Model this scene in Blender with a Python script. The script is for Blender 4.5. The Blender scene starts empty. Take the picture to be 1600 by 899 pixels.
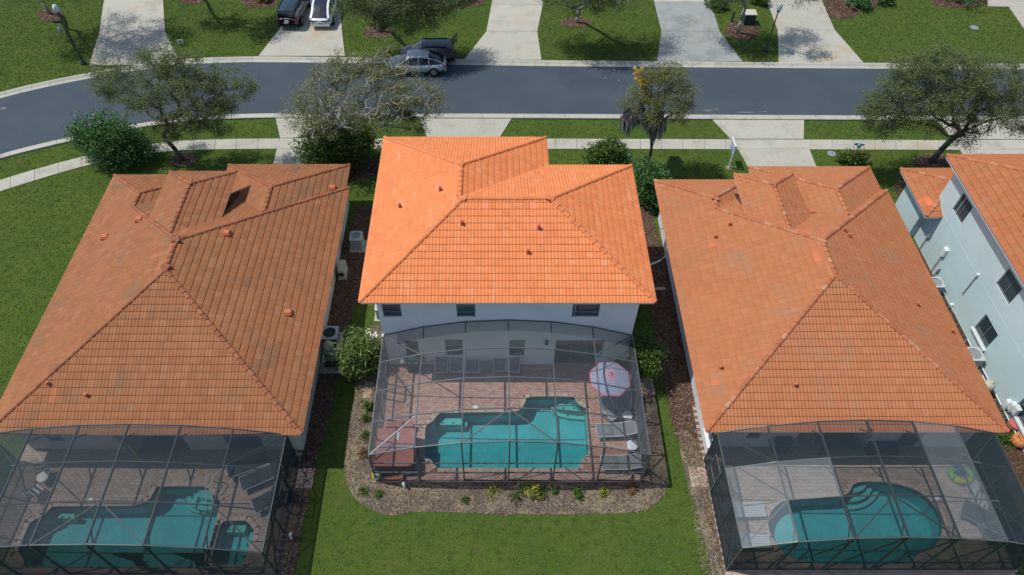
import bpy, bmesh, math, random
import numpy as np
from mathutils import Vector, Matrix
from mathutils.geometry import tessellate_polygon
random.seed(7); RNG = np.random.default_rng(7)
C = bpy.context.scene.collection
S = bpy.context.scene
PI = math.pi
R = math.radians

# ---------------------------------------------------------------- camera
CAM_H, FPX, PITCH, CX, CY = 32.0, 1120.0, R(50.55), 775.0, 449.5
cam = bpy.data.cameras.new('camera'); camo = bpy.data.objects.new('camera', cam); C.objects.link(camo)
camo.location = (0, 0, CAM_H); camo.rotation_euler = (PI/2 - PITCH, 0, 0)
cam.sensor_width = 36; cam.lens = 36*FPX/1600; cam.shift_x = 25/1600; cam.clip_start = .5; cam.clip_end = 1500
S.camera = camo

# ---------------------------------------------------------------- light
SUNV = Vector((-.52, .11, 1.0)).normalized()
EL = math.asin(SUNV.z); AZ = math.atan2(SUNV.x, SUNV.y)
w = bpy.data.worlds.new('World'); S.world = w; w.use_nodes = True
nt = w.node_tree; bg = nt.nodes['Background']
sky = nt.nodes.new('ShaderNodeTexSky'); sky.sky_type = 'NISHITA'; sky.sun_disc = False
sky.sun_elevation = EL; sky.sun_rotation = AZ % (2*PI); sky.air_density = 1.0; sky.dust_density = 1.0
nt.links.new(sky.outputs[0], bg.inputs[0]); bg.inputs[1].default_value = .125
sl = bpy.data.lights.new('sun', 'SUN'); sl.energy = 3.5; sl.angle = R(.5); sl.color = (1.0, .96, .90)
so = bpy.data.objects.new('sun', sl); C.objects.link(so); so.rotation_euler = (-SUNV).to_track_quat('-Z', 'Y').to_euler()
S.view_settings.view_transform = 'Standard'; S.view_settings.look = 'None'
S.view_settings.exposure = 0.03; S.view_settings.gamma = 1.0
S.render.engine = 'CYCLES'
S.cycles.max_bounces = 8; S.cycles.transparent_max_bounces = 16; S.cycles.caustics_reflective = False; S.cycles.caustics_refractive = False

# ---------------------------------------------------------------- helpers
def P(px, py, z=0.0):
    """the world point at height z seen at photo pixel px,py"""
    u = (px-CX)/FPX; v = (CY-py)/FPX
    dy = math.cos(PITCH)+v*math.sin(PITCH); dz = -math.sin(PITCH)+v*math.cos(PITCH)
    t = (z-CAM_H)/dz
    return Vector((u*t, dy*t, z))
def PP(pts, z=0.0): return [P(a, b, z) for a, b in pts]
def project(p):
    d = p-Vector((0, 0, CAM_H)); f = Vector((0, math.cos(PITCH), -math.sin(PITCH))); up = Vector((0, math.sin(PITCH), math.cos(PITCH)))
    zz = d.dot(f); return CX+FPX*d.x/zz, CY-FPX*d.dot(up)/zz, zz

class MB:
    def __init__(s): s.v, s.f, s.m = [], [], []
    def add(s, vs, fs, mi=0):
        o = len(s.v); s.v += [tuple(q) for q in vs]; s.f += [tuple(i+o for i in f) for f in fs]; s.m += [mi]*len(fs); return s
    def box(s, c, d, rz=0, mi=0, taper=1.0):
        x, y, z = d[0]/2, d[1]/2, d[2]/2; ca, sa = math.cos(rz), math.sin(rz); vs = []
        for k in (-1, 1):
            t = taper if k > 0 else 1
            for a, b in ((-1, -1), (1, -1), (1, 1), (-1, 1)):
                X, Y = a*x*t, b*y*t; vs.append((c[0]+X*ca-Y*sa, c[1]+X*sa+Y*ca, c[2]+k*z))
        return s.add(vs, [(3, 2, 1, 0), (4, 5, 6, 7), (0, 1, 5, 4), (1, 2, 6, 5), (2, 3, 7, 6), (3, 0, 4, 7)], mi)
    def bar(s, p, q, w, h=None, mi=0, up=(0, 0, 1)):
        p, q = Vector(p), Vector(q); h = h or w; d = (q-p).normalized(); U = Vector(up)
        if abs(d.dot(U)) > .97: U = Vector((0, 1, 0))
        sd = d.cross(U).normalized(); U = sd.cross(d); vs = []
        for e in (p, q):
            for a, b in ((-1, -1), (1, -1), (1, 1), (-1, 1)): vs.append(e+sd*(a*w/2)+U*(b*h/2))
        return s.add(vs, [(0, 1, 2, 3), (7, 6, 5, 4), (4, 5, 1, 0), (5, 6, 2, 1), (6, 7, 3, 2), (7, 4, 0, 3)], mi)
    def tube(s, pts, r, n=8, mi=0, caps=True):
        pts = [Vector(p) for p in pts]; rs = r if isinstance(r, (list, tuple)) else [r]*len(pts); vs, fs = [], []
        for i, p in enumerate(pts):
            d = (pts[min(i+1, len(pts)-1)]-pts[max(i-1, 0)]).normalized()
            U = Vector((0, 0, 1)) if abs(d.z) < .95 else Vector((1, 0, 0)); a = d.cross(U).normalized(); b = a.cross(d)
            for k in range(n): t = 2*PI*k/n; vs.append(p+a*(math.cos(t)*rs[i])+b*(math.sin(t)*rs[i]))
        for i in range(len(pts)-1):
            for k in range(n): fs.append((i*n+k, i*n+(k+1) % n, (i+1)*n+(k+1) % n, (i+1)*n+k))
        if caps: fs += [tuple(range(n))[::-1], tuple(range((len(pts)-1)*n, len(pts)*n))]
        return s.add(vs, fs, mi)
    def lathe(s, prof, n=16, c=(0, 0, 0), mi=0, sx=1, sy=1):
        vs, fs = [], []
        for r, z in prof:
            for k in range(n): t = 2*PI*k/n; vs.append((c[0]+sx*r*math.cos(t), c[1]+sy*r*math.sin(t), c[2]+z))
        for i in range(len(prof)-1):
            for k in range(n): fs.append((i*n+k, i*n+(k+1) % n, (i+1)*n+(k+1) % n, (i+1)*n+k))
        if prof[0][0] > 1e-4: fs.append(tuple(range(n))[::-1])
        if prof[-1][0] > 1e-4: fs.append(tuple(range((len(prof)-1)*n, len(prof)*n)))
        return s.add(vs, fs, mi)
    def prism(s, poly, z0, z1, mi=0):
        n = len(poly); A = sum(poly[i][0]*poly[(i+1) % n][1]-poly[(i+1) % n][0]*poly[i][1] for i in range(n))
        if A < 0: poly = poly[::-1]
        vs = [(p[0], p[1], z0) for p in poly]+[(p[0], p[1], z1) for p in poly]
        return s.add(vs, [tuple(range(n))[::-1], tuple(range(n, 2*n))]+[(i, (i+1) % n, n+(i+1) % n, n+i) for i in range(n)], mi)
    def sheet(s, outer, holes=(), z=0, mi=0):
        loops = [[Vector((p[0], p[1], 0)) for p in l] for l in [outer]+list(holes)]
        tri = tessellate_polygon(loops); fl = [p for l in loops for p in l]; fs = []
        for t in tri:
            a, b, c = (fl[i] for i in t); A = (b.x-a.x)*(c.y-a.y)-(c.x-a.x)*(b.y-a.y)
            fs.append(tuple(t) if A > 0 else tuple(t)[::-1])
        return s.add([(p.x, p.y, z) for p in fl], fs, mi)
    def build(s, name, mats, parent=None, smooth=False, world=False):
        me = bpy.data.meshes.new(name); me.from_pydata(s.v, [], s.f)
        mats = mats if isinstance(mats, (list, tuple)) else [mats]
        for m in mats: me.materials.append(m)
        if len(mats) > 1: me.polygons.foreach_set('material_index', s.m)
        if smooth: me.polygons.foreach_set('use_smooth', [True]*len(s.f))
        me.update()
        return link(name, me, parent, world)
def link(name, me, parent=None, world=False):
    o = bpy.data.objects.new(name, me); C.objects.link(o)
    if parent:
        o.parent = parent
        if world and parent.type == 'EMPTY' and parent.parent is None: o.matrix_parent_inverse = Matrix.Translation(-parent.location)
    return o
def fastmesh(name, V, F, mats, mi=None):
    """V (n,3) array, F (m,k) array of equal-sized faces"""
    me = bpy.data.meshes.new(name); n, k = F.shape
    me.vertices.add(len(V)); me.vertices.foreach_set('co', V.astype(np.float32).ravel())
    me.loops.add(n*k); me.loops.foreach_set('vertex_index', F.astype(np.int32).ravel())
    me.polygons.add(n); me.polygons.foreach_set('loop_start', np.arange(0, n*k, k, dtype=np.int32)); me.polygons.foreach_set('loop_total', np.full(n, k, np.int32))
    for m in mats: me.materials.append(m)
    if mi is not None: me.polygons.foreach_set('material_index', mi.astype(np.int32))
    me.update(calc_edges=True); me.validate(); return me
def tag(o, label=None, cat=None, group=None, kind=None):
    if label: o['label'] = label
    if cat: o['category'] = cat
    if group: o['group'] = group
    if kind: o['kind'] = kind
    return o
def thing(name, label, cat, loc=(0, 0, 0), rz=0, group=None):
    o = bpy.data.objects.new(name, None); C.objects.link(o); o.location = loc; o.rotation_euler = (0, 0, rz); o.empty_display_size = .2
    return tag(o, label, cat, group)
def copy_tree(o, parent=None):
    c = o.copy(); C.objects.link(c)
    if parent: c.parent = parent
    for ch in list(o.children): copy_tree(ch, c)
    return c
def dup(root, loc, rz, label, group=None):
    c = copy_tree(root); c.location = loc; c.rotation_euler = (0, 0, rz); c['label'] = label
    if group: c['group'] = group
    return c
def inpoly(x, y, poly):
    x = np.asarray(x); y = np.asarray(y); ins = np.zeros(x.shape, bool); n = len(poly)
    for i in range(n):
        x0, y0 = poly[i][0], poly[i][1]; x1, y1 = poly[(i+1) % n][0], poly[(i+1) % n][1]
        if y0 == y1: continue
        c = ((y0 > y) != (y1 > y)) & (x < (x1-x0)*(y-y0)/(y1-y0)+x0); ins ^= c
    return ins
def smooth_closed(pts, it=2):
    for _ in range(it):
        q = []
        for i, p in enumerate(pts):
            n = pts[(i+1) % len(pts)]; q += [p*.75+n*.25, p*.25+n*.75]
        pts = q
    return pts
def smooth_open(pts, it=2):
    for _ in range(it):
        q = [pts[0]]
        for i in range(len(pts)-1): q += [pts[i]*.75+pts[i+1]*.25, pts[i]*.25+pts[i+1]*.75]
        pts = q+[pts[-1]]
    return pts

# ---------------------------------------------------------------- materials
def mat(name, base, rough=.7, layers=(), bump=None, rnd=None, metal=0, spec=.3, trans=0, coat=0, stretch=None):
    """layers: (noise scale, colour, lo, hi[, detail]); rnd: ('island'|'object', [(pos, colour) ...]) picks a colour per piece"""
    m = bpy.data.materials.new(name); m.use_nodes = True; t = m.node_tree; N = t.nodes; L = t.links
    b = N['Principled BSDF']; b.inputs['Roughness'].default_value = rough; b.inputs['Metallic'].default_value = metal
    b.inputs['Specular IOR Level'].default_value = spec; b.inputs['Coat Weight'].default_value = coat
    geo = N.new('ShaderNodeNewGeometry'); col = None
    if rnd:
        r = N.new('ShaderNodeValToRGB'); r.color_ramp.interpolation = 'LINEAR'; e = r.color_ramp.elements
        while len(e) < len(rnd[1]): e.new(.5)
        for k, (p, c) in enumerate(rnd[1]): e[k].position = p; e[k].color = (*c, 1)
        if rnd[0] == 'island': L.new(geo.outputs['Random Per Island'], r.inputs[0])
        else: oi = N.new('ShaderNodeObjectInfo'); L.new(oi.outputs['Random'], r.inputs[0])
        col = r.outputs[0]
    for ly in layers:
        n = N.new('ShaderNodeTexNoise'); n.inputs['Scale'].default_value = ly[0]; n.inputs['Detail'].default_value = ly[4] if len(ly) > 4 else 4
        n.inputs['Roughness'].default_value = .6
        if stretch and ly is layers[-1]:
            vm = N.new('ShaderNodeVectorMath'); vm.operation = 'MULTIPLY'; vm.inputs[1].default_value = stretch; L.new(geo.outputs['Position'], vm.inputs[0]); L.new(vm.outputs[0], n.inputs['Vector'])
        else: L.new(geo.outputs['Position'], n.inputs['Vector'])
        mr = N.new('ShaderNodeMapRange'); mr.interpolation_type = 'SMOOTHSTEP'
        mr.inputs[1].default_value = ly[2]; mr.inputs[2].default_value = ly[3]; mr.inputs[4].default_value = ly[5] if len(ly) > 5 else 1.0
        L.new(n.outputs['Fac'], mr.inputs[0])
        mx = N.new('ShaderNodeMix'); mx.data_type = 'RGBA'; L.new(mr.outputs[0], mx.inputs[0])
        if col is None: mx.inputs[6].default_value = (*base, 1)
        else: L.new(col, mx.inputs[6])
        mx.inputs[7].default_value = (*ly[1], 1); col = mx.outputs[2]
    if col is None: b.inputs['Base Color'].default_value = (*base, 1)
    else: L.new(col, b.inputs['Base Color'])
    if bump:
        n = N.new('ShaderNodeTexNoise'); n.inputs['Scale'].default_value = bump[0]; n.inputs['Detail'].default_value = 3
        L.new(geo.outputs['Position'], n.inputs['Vector']); bp = N.new('ShaderNodeBump'); bp.inputs['Strength'].default_value = bump[1]; bp.inputs['Distance'].default_value = bump[2] if len(bump) > 2 else .03
        L.new(n.outputs['Fac'], bp.inputs['Height']); L.new(bp.outputs[0], b.inputs['Normal'])
    if trans:
        out = N['Material Output']; tr = N.new('ShaderNodeBsdfTranslucent')
        if col is None: tr.inputs[0].default_value = (*base, 1)
        else: L.new(col, tr.inputs[0])
        ms = N.new('ShaderNodeMixShader'); ms.inputs[0].default_value = trans; L.new(b.outputs[0], ms.inputs[1]); L.new(tr.outputs[0], ms.inputs[2]); L.new(ms.outputs[0], out.inputs[0])
    return m
def screen_mat(name, col, cover, rough=.6):
    """insect screen: thin dark threads with open holes between"""
    m = bpy.data.materials.new(name); m.use_nodes = True; N = m.node_tree.nodes; L = m.node_tree.links
    b = N['Principled BSDF']; b.inputs['Base Color'].default_value = (*col, 1); b.inputs['Roughness'].default_value = rough; b.inputs['Specular IOR Level'].default_value = .12
    t = N.new('ShaderNodeBsdfTransparent'); ms = N.new('ShaderNodeMixShader')
    g = N.new('ShaderNodeNewGeometry'); n = N.new('ShaderNodeTexNoise'); n.inputs['Scale'].default_value = .8; L.new(g.outputs['Position'], n.inputs['Vector'])
    mr = N.new('ShaderNodeMapRange'); mr.inputs[1].default_value = .3; mr.inputs[2].default_value = .7; mr.inputs[3].default_value = cover-.03; mr.inputs[4].default_value = cover+.03
    L.new(n.outputs['Fac'], mr.inputs[0])
    # the threads close up when the sheet is seen at a slant: 1-(1-c)^(1/cos)
    dp = N.new('ShaderNodeVectorMath'); dp.operation = 'DOT_PRODUCT'; L.new(g.outputs['Normal'], dp.inputs[0]); L.new(g.outputs['Incoming'], dp.inputs[1])
    def mth(op, a, b=None):
        q = N.new('ShaderNodeMath'); q.operation = op
        for k, x in enumerate((a, b)):
            if x is None: continue
            if isinstance(x, (int, float)): q.inputs[k].default_value = x
            else: L.new(x, q.inputs[k])
        return q.outputs[0]
    inv = mth('DIVIDE', 1.0, mth('MAXIMUM', mth('ABSOLUTE', dp.outputs['Value']), .15)); fac = mth('SUBTRACT', 1.0, mth('POWER', mth('SUBTRACT', 1.0, mr.outputs[0]), inv))
    L.new(fac, ms.inputs[0])
    L.new(t.outputs[0], ms.inputs[1]); L.new(b.outputs[0], ms.inputs[2]); L.new(ms.outputs[0], N['Material Output'].inputs[0]); return m
def water_mat(name, tint):
    m = bpy.data.materials.new(name); m.use_nodes = True; N = m.node_tree.nodes; L = m.node_tree.links
    N.remove(N['Principled BSDF']); t = N.new('ShaderNodeBsdfTransparent'); t.inputs[0].default_value = (*tint, 1)
    g = N.new('ShaderNodeBsdfGlossy'); g.inputs['Roughness'].default_value = .16; f = N.new('ShaderNodeFresnel'); f.inputs[0].default_value = 1.33
    geo = N.new('ShaderNodeNewGeometry'); n = N.new('ShaderNodeTexNoise'); n.inputs['Scale'].default_value = 4; n.inputs['Detail'].default_value = 4; L.new(geo.outputs['Position'], n.inputs['Vector'])
    bp = N.new('ShaderNodeBump'); bp.inputs['Strength'].default_value = .35; bp.inputs['Distance'].default_value = .03; L.new(n.outputs['Fac'], bp.inputs['Height'])
    L.new(bp.outputs[0], g.inputs['Normal']); L.new(bp.outputs[0], f.inputs['Normal'])
    ms = N.new('ShaderNodeMixShader'); L.new(f.outputs[0], ms.inputs[0]); L.new(t.outputs[0], ms.inputs[1]); L.new(g.outputs[0], ms.inputs[2])
    L.new(ms.outputs[0], N['Material Output'].inputs[0]); return m

mGRASS = mat('lawn_soil', (.070, .118, .018), .95, [(.35, (.090, .132, .022), .40, .62), (2.2, (.045, .085, .013), .48, .7), (.6, (.15, .135, .05), .60, .78, 5, .7), (40, (.035, .065, .012), .5, .7, 2)], bump=(60, .5, .05), spec=.1)
mBLADE = mat('grass_blade', (.04, .09, .02), .8, [(.35, (.145, .190, .048), .42, .62, 4, .6), (1.7, (.090, .150, .034), .5, .7, 4, .45), (.6, (.22, .19, .09), .57, .74, 5, .7)], rnd=('island', [(0, (.116, .182, .048)), (.5, (.132, .200, .056)), (1, (.152, .215, .070))]), spec=.15, trans=.3)
mASPH = mat('asphalt', (.056, .076, .095), .9, [(.25, (.066, .086, .105), .4, .65), (90, (.085, .09, .10), .58, .75, 2), (.12, (.048, .066, .083), .55, .7)], bump=(150, .4, .01), spec=.2)
mPATCH = mat('asphalt_scuff', (.22, .23, .23), .9, [(8, (.10, .11, .12), .4, .6)])
mCONC = mat('concrete', (.42, .41, .34), .9, [(.7, (.35, .34, .28), .45, .7), (5, (.48, .46, .38), .5, .7), (60, (.36, .35, .29), .5, .7, 2), (.25, (.42, .34, .24), .56, .75)], bump=(80, .25, .01), rnd=('object', [(0, (.40, .39, .325)), (1, (.46, .45, .38))]))
mCONCD = mat('concrete_stained', (.30, .32, .30), .9, [(.5, (.20, .23, .22), .42, .65), (3, (.36, .37, .34), .52, .72), (60, (.26, .27, .25), .5, .7, 2)], bump=(80, .25, .01))
mKERB = mat('kerb_concrete', (.40, .41, .36), .9, [(1.2, (.31, .30, .25), .5, .72), (40, (.32, .32, .28), .5, .7, 2)], bump=(80, .25, .01), rnd=('object', [(0, (.40, .40, .33)), (1, (.48, .47, .40))]))
mMULCH = mat('mulch', (.105, .062, .043), 1, [(9, (.17, .10, .072), .5, .65), (30, (.05, .03, .022), .5, .62, 2), (1.2, (.16, .115, .078), .5, .7)], bump=(40, 1, .06), spec=.1)
mDIRT = mat('bed_soil', (.15, .118, .095), 1, [(.8, (.31, .25, .165), .44, .60), (7, (.08, .055, .045), .52, .68), (35, (.30, .25, .19), .58, .72, 2), (.7, (.055, .07, .025), .66, .8)], bump=(40, 1, .05), spec=.1)
mCHIP = mat('bark_chips', (.1, .07, .05), 1, rnd=('island', [(0, (.075, .042, .03)), (.45, (.15, .09, .065)), (.85, (.22, .155, .11)), (1, (.34, .28, .22))]), spec=.1)
mSTRAW = mat('dry_straw', (.2, .16, .1), 1, rnd=('island', [(0, (.10, .08, .06)), (.45, (.23, .185, .135)), (.85, (.33, .28, .205)), (1, (.42, .38, .31))]), spec=.1)
mDECK = mat('deck_joint_sand', (.16, .125, .105), 1, [(3, (.11, .085, .07), .45, .7)])
mPAV = mat('brick_paver', (.3, .2, .15), .85, [(1.3, (.40, .30, .25), .55, .8, 4, .5)], rnd=('island', [(0, (.37, .205, .16)), (.3, (.42, .24, .185)), (.6, (.46, .285, .225)), (.9, (.49, .34, .275)), (1, (.40, .29, .25))]), bump=(90, .3, .01))
mPAVG = mat('tan_paver', (.3, .2, .15), .85, [(1.3, (.42, .37, .30), .55, .8, 4, .5)], rnd=('island', [(0, (.32, .235, .18)), (.3, (.37, .28, .22)), (.6, (.42, .33, .265)), (.85, (.40, .31, .26)), (1, (.32, .27, .24))]), bump=(90, .3, .01))
mCOP = mat('coping', (.44, .33, .26), .8, [(5, (.36, .27, .21), .45, .7)], rnd=('object', [(0, (.40, .29, .23)), (1, (.50, .39, .31))]))
mBASIN = mat('pool_plaster', (.13, .47, .49), .7, [(1.0, (.17, .54, .55), .4, .65), (9, (.095, .39, .41), .5, .7)])
mTILEBAND = mat('waterline_tile', (.035, .14, .13), .3, [(12, (.06, .20, .18), .45, .6)])
mSTEP = mat('pool_step', (.26, .56, .50), .6)
mDOT = mat('step_marker', (.02, .05, .07), .4)
mWATER = water_mat('pool_water', (.56, .90, .92))
mSCREEN = screen_mat('insect_screen', (.028, .044, .054), .43)
mSCREENL = screen_mat('insect_screen_pale', (.20, .245, .265), .34, .45)  # paler grey mesh colour for some roof panels of the right cage
mSCREENM = screen_mat('insect_screen_midtone', (.12, .15, .165), .39, .5)  # mesh tone between the pale and the dark one
mSCREENC = screen_mat('insect_screen_worn', (.115, .135, .15), .20)
mALU = mat('bronze_aluminium', (.145, .16, .168), .42, [(3, (.115, .125, .13), .4, .7)], metal=.25, spec=.5)
mALUL = mat('blue_grey_aluminium', (.07, .09, .10), .45, [(3, (.055, .07, .08), .4, .7)], metal=.25, spec=.5)
mALUD = mat('dark_aluminium', (.14, .145, .14), .45, [(3, (.11, .115, .11), .4, .7)], metal=.25, spec=.5)
mALUR = mat('olive_aluminium', (.14, .155, .135), .45, [(3, (.11, .12, .105), .4, .7)], metal=.25, spec=.5)
mSTUC = mat('white_stucco', (.70, .72, .74), .9, [(.8, (.64, .655, .67), .45, .7), (70, (.62, .64, .66), .5, .7, 2)], bump=(60, .35, .015))
mSTUCB = mat('cream_stucco', (.60, .60, .54), .9, [(.8, (.52, .51, .45), .45, .7)], bump=(60, .35, .015))
mSTUCR = mat('cast_tinted_stucco', (.52, .65, .67), .9, [(.5, (.48, .61, .63), .4, .65), (2.5, (.50, .56, .44), .62, .8, 4, .6), (70, (.42, .56, .58), .5, .7, 2)], bump=(60, .35, .015))  # pale wall; its aqua is the lens's edge colour cast put into the paint
mTRIM = mat('white_trim', (.74, .76, .77), .5)
mGLASS = mat('window_glass', (.035, .055, .065), .08, spec=.8)
mBLIND = mat('window_blind', (.20, .25, .27), .6, [(3, (.15, .19, .21), .4, .6)])
mFRAME = mat('window_frame', (.16, .18, .19), .45)
mFRAMEW = mat('white_frame', (.62, .67, .68), .5)
mDARK = mat('dark_interior', (.02, .024, .028), .8)
mBARK = mat('tree_bark', (.30, .29, .27), .95, [(6, (.20, .19, .175), .4, .62), (25, (.38, .375, .36), .5, .7)], bump=(20, .8, .03))
mBARKD = mat('dark_bark', (.10, .075, .06), .95, [(8, (.16, .13, .11), .45, .65)], bump=(20, .8, .03))
def leafmat(n, a, b, c, tr=.4): return mat(n, a, .55, rnd=('island', [(0, a), (.5, b), (.92, c), (1, tuple(min(1, q*1.5) for q in c))]), spec=.35, trans=tr)
mLEAF = leafmat('oak_leaves', (.085, .13, .042), (.132, .187, .062), (.20, .245, .10))
mLEAF2 = leafmat('sparse_leaves', (.12, .145, .045), (.19, .215, .075), (.28, .29, .13))
mLEAFD = leafmat('dark_shrub_leaves', (.040, .105, .026), (.072, .17, .045), (.12, .245, .075))
mLEAFB = leafmat('bright_leaves', (.035, .085, .012), (.075, .15, .022), (.13, .21, .04))
mLEAFY = leafmat('yellow_leaves', (.14, .19, .02), (.30, .32, .04), (.42, .40, .08))
mMOSS = mat('hanging_moss', (.26, .25, .24), 1, rnd=('island', [(0, (.17, .16, .155)), (1, (.34, .33, .315))]), trans=.35)
mFLOWW = mat('white_blossom', (.8, .8, .78), .7)
mFLOWP = mat('lilac_blossom', (.40, .30, .55), .7)
mFLOWR = mat('red_blossom', (.50, .06, .09), .7)
mAMBER = mat('amber_leaves', (.6, .36, .05), .8, rnd=('island', [(0, (.38, .20, .03)), (.6, (.62, .38, .06)), (1, (.75, .50, .12))]), trans=.2)
mBROWN = mat('brown_leaves', (.2, .12, .05), .9, rnd=('island', [(0, (.10, .06, .03)), (1, (.30, .19, .08))]), trans=.2)
mSTEEL = mat('grey_steel', (.32, .34, .35), .45, [(6, (.26, .28, .29), .4, .7)], metal=.3)
mACTOP = mat('condenser_shroud', (.42, .46, .48), .5)
mACGRN = mat('condenser_dark_green', (.025, .045, .045), .6)
mBLACK = mat('black_plastic', (.015, .016, .018), .5)
mPVC = mat('white_pvc', (.72, .74, .74), .4)
mBEIGE = mat('beige_tank', (.50, .48, .38), .6)
mPOST = mat('lamp_post_green', (.03, .055, .055), .5)
mGLOBE = mat('lamp_globe', (.62, .68, .70), .3)
mSLING = mat('grey_sling', (.20, .225, .235), .8, bump=(120, .3, .01))
mSLINGD = mat('dark_sling', (.045, .058, .068), .8, bump=(120, .3, .01))
mSLINGB = mat('blue_towel', (.05, .10, .25), .9)
mCHROME = mat('pale_tube', (.50, .53, .54), .5)
mTABLE = mat('white_table', (.68, .72, .74), .4)
mSPA = mat('spa_cover', (.34, .13, .10), .5, [(1.5, (.40, .19, .155), .45, .7), (8, (.27, .10, .08), .5, .7)])
mSPAW = mat('spa_wood', (.12, .055, .03), .7)
mTERRA = mat('terracotta', (.50, .17, .06), .8, [(8, (.60, .27, .10), .45, .65)])
mRED = mat('umbrella_red', (.62, .17, .25), .8, trans=.15); mUWHITE = mat('umbrella_white', (.58, .60, .68), .8, trans=.15); mUBLUE = mat('umbrella_blue', (.20, .28, .52), .8, trans=.15)
mNAVY = mat('navy_cloth', (.012, .022, .045), .9)
mTOWEL = mat('striped_white', (.45, .55, .60), .9)
mFLOATG = mat('float_green', (.12, .38, .03), .35); mFLOATY = mat('float_yellow', (.38, .42, .03), .35); mFLOATB = mat('float_blue', (.02, .09, .20), .35)
mORANGE = mat('orange_plastic', (.72, .16, .05), .5)
mSIGNB = mat('sign_blue', (.10, .20, .42), .5)

mSLATW = mat('grey_white_slat', (.46, .50, .51), .5)
mBARKP = mat('pale_bark', (.42, .41, .39), .95, [(6, (.30, .29, .27), .4, .62)], bump=(20, .8, .03))
# ---------------------------------------------------------------- pools' outlines (needed for the holes in the ground)
DECKZ = .07
def outline(px, it=0):
    p = [P(a, b, DECKZ) for a, b in px]; p = [Vector((q.x, q.y)) for q in p]
    return smooth_closed(p, it) if it else p
POOL_C = outline([(664, 664), (670, 662), (676, 658), (680.5, 652), (684, 645), (740, 644), (804, 643.5), (811, 641.5), (816, 637), (820, 629), (822.5, 619.5), (860, 619), (897, 619.5), (899, 625), (903, 630.5), (908, 634), (915.6, 635.5), (918, 672), (920.5, 710), (914, 713), (909, 718), (907, 724), (906, 732), (800, 732), (680, 732), (677.5, 724), (672, 718.5), (662, 716.5)])
POOL_L = outline([(26, 865), (37, 838), (47.5, 813), (58, 811), (68, 806), (74, 799), (78, 791), (140, 790.5), (208, 790), (222, 787), (233, 780), (239, 771), (243, 760), (290, 759.5), (325, 760), (328, 768), (335, 776), (346, 781), (337, 817), (327, 853), (320, 870), (316, 888), (180, 888), (37, 888), (36.5, 876), (32, 868)])
POOL_R = outline([(1198, 820), (1202, 803), (1211, 789), (1228, 781), (1250, 778), (1312, 776), (1328, 770), (1333, 752), (1380, 752), (1420, 760), (1448, 774), (1467, 797), (1475, 820), (1470, 843), (1457, 857), (1436, 866), (1424, 876), (1420, 883), (1340, 884), (1268, 882), (1230, 870), (1209, 850)], 1)
SPA_L = outline([(345, 814), (389, 812.6), (391, 821), (400, 828.6), (390, 856), (380, 883), (327, 884), (334, 855)])
HOLES = [POOL_C, POOL_L, POOL_R, SPA_L]
CAGES = dict(C=(-5.66, 6.85, 14.47, 20.98), L=(-23.0, -9.5, 10.17, 15.48), R=(10.04, 22.6, 10.37, 15.55))
DECKS = dict(C=(-5.75, 6.92, 14.40, 21.0), L=(-23.1, -9.42, 9.9, 18.6), R=(9.97, 22.68, 10.1, 18.6))

# ---------------------------------------------------------------- ground
lawn = MB().sheet([(-170, -60), (170, -60), (170, 230), (-170, 230)], HOLES).build('lawn', mGRASS); tag(lawn, kind='structure')
far_a = [(-60, 172), (0, 153.4), (66.7, 137), (143, 122), (215, 110), (283, 101), (350, 98), (420, 97), (600, 99.5), (820, 103.5), (1220, 106.5), (1420, 108), (1800, 110)]
near_a = [(-60, 262), (0, 241), (66, 224.5), (133.4, 209.5), (213, 193.5), (297, 183), (353.5, 179.5), (420, 177.5), (600, 177.8), (820, 178.5), (1220, 180.5), (1420, 181.6), (1800, 184)]
FA = smooth_open(PP(far_a), 2); NA = smooth_open(PP(near_a), 2)
road_poly = FA+NA[::-1]
road = MB().sheet(road_poly, z=.012).build('road', mASPH); tag(road, kind='structure')
def scuff(px, py, rx, ry, seed):
    r = random.Random(seed); c = P(px, py); pts = []
    for k in range(14): t = 2*PI*k/14; q = .55+.6*r.random(); pts.append((c.x+rx*q*math.cos(t), c.y+ry*q*math.sin(t)))
    tag(MB().sheet(pts, z=.017).build('road_scuff', mPATCH), kind='structure')
for a in ((1106, 173, .45, .10, 1), (1120, 171, .2, .06, 2), (946, 122, .12, .05, 3), (967, 126, .1, .06, 4), (1165, 176, .8, .06, 5), (1190, 175, .5, .05, 6), (5, 170, .25, .2, 7)): scuff(*a)
# kerbs: lengths of gutter-and-kerb, cut every three metres
def kerb(line, side, nm):
    root = bpy.data.objects.new(nm, None); C.objects.link(root); tag(root, kind='structure')
    pts = [p.copy() for p in line]; L = [0]
    for i in range(1, len(pts)): L.append(L[-1]+(pts[i]-pts[i-1]).length)
    def at(s):
        for i in range(1, len(pts)):
            if L[i] >= s or i == len(pts)-1:
                t = (s-L[i-1])/max(1e-6, L[i]-L[i-1]); d = (pts[i]-pts[i-1]).normalized(); return pts[i-1].lerp(pts[i], t), Vector((-d.y, d.x, 0))*side
    prof = [(-.02, -.05), (-.02, .016), (.30, .022), (.42, .10), (.50, .125), (.60, .125), (.60, -.05)]
    s = 0
    while s < L[-1]-.1:
        e = min(s+3.0, L[-1]); mb = MB(); vs = []
        for k in range(4):
            c, n = at(s+.008+(e-s-.016)*k/3)
            vs += [c+n*a+Vector((0, 0, z)) for a, z in prof]
        m = len(prof); fs = [(k*m+j, k*m+j+1, (k+1)*m+j+1, (k+1)*m+j) for k in range(3) for j in range(m-1)]+[tuple(range(m))[::-1], tuple(range(3*m, 4*m))]
        if side < 0: fs = [f[::-1] for f in fs]
        mb.add(vs, [f[::-1] for f in fs]).build('kerb_section', mKERB, root); s = e
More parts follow.
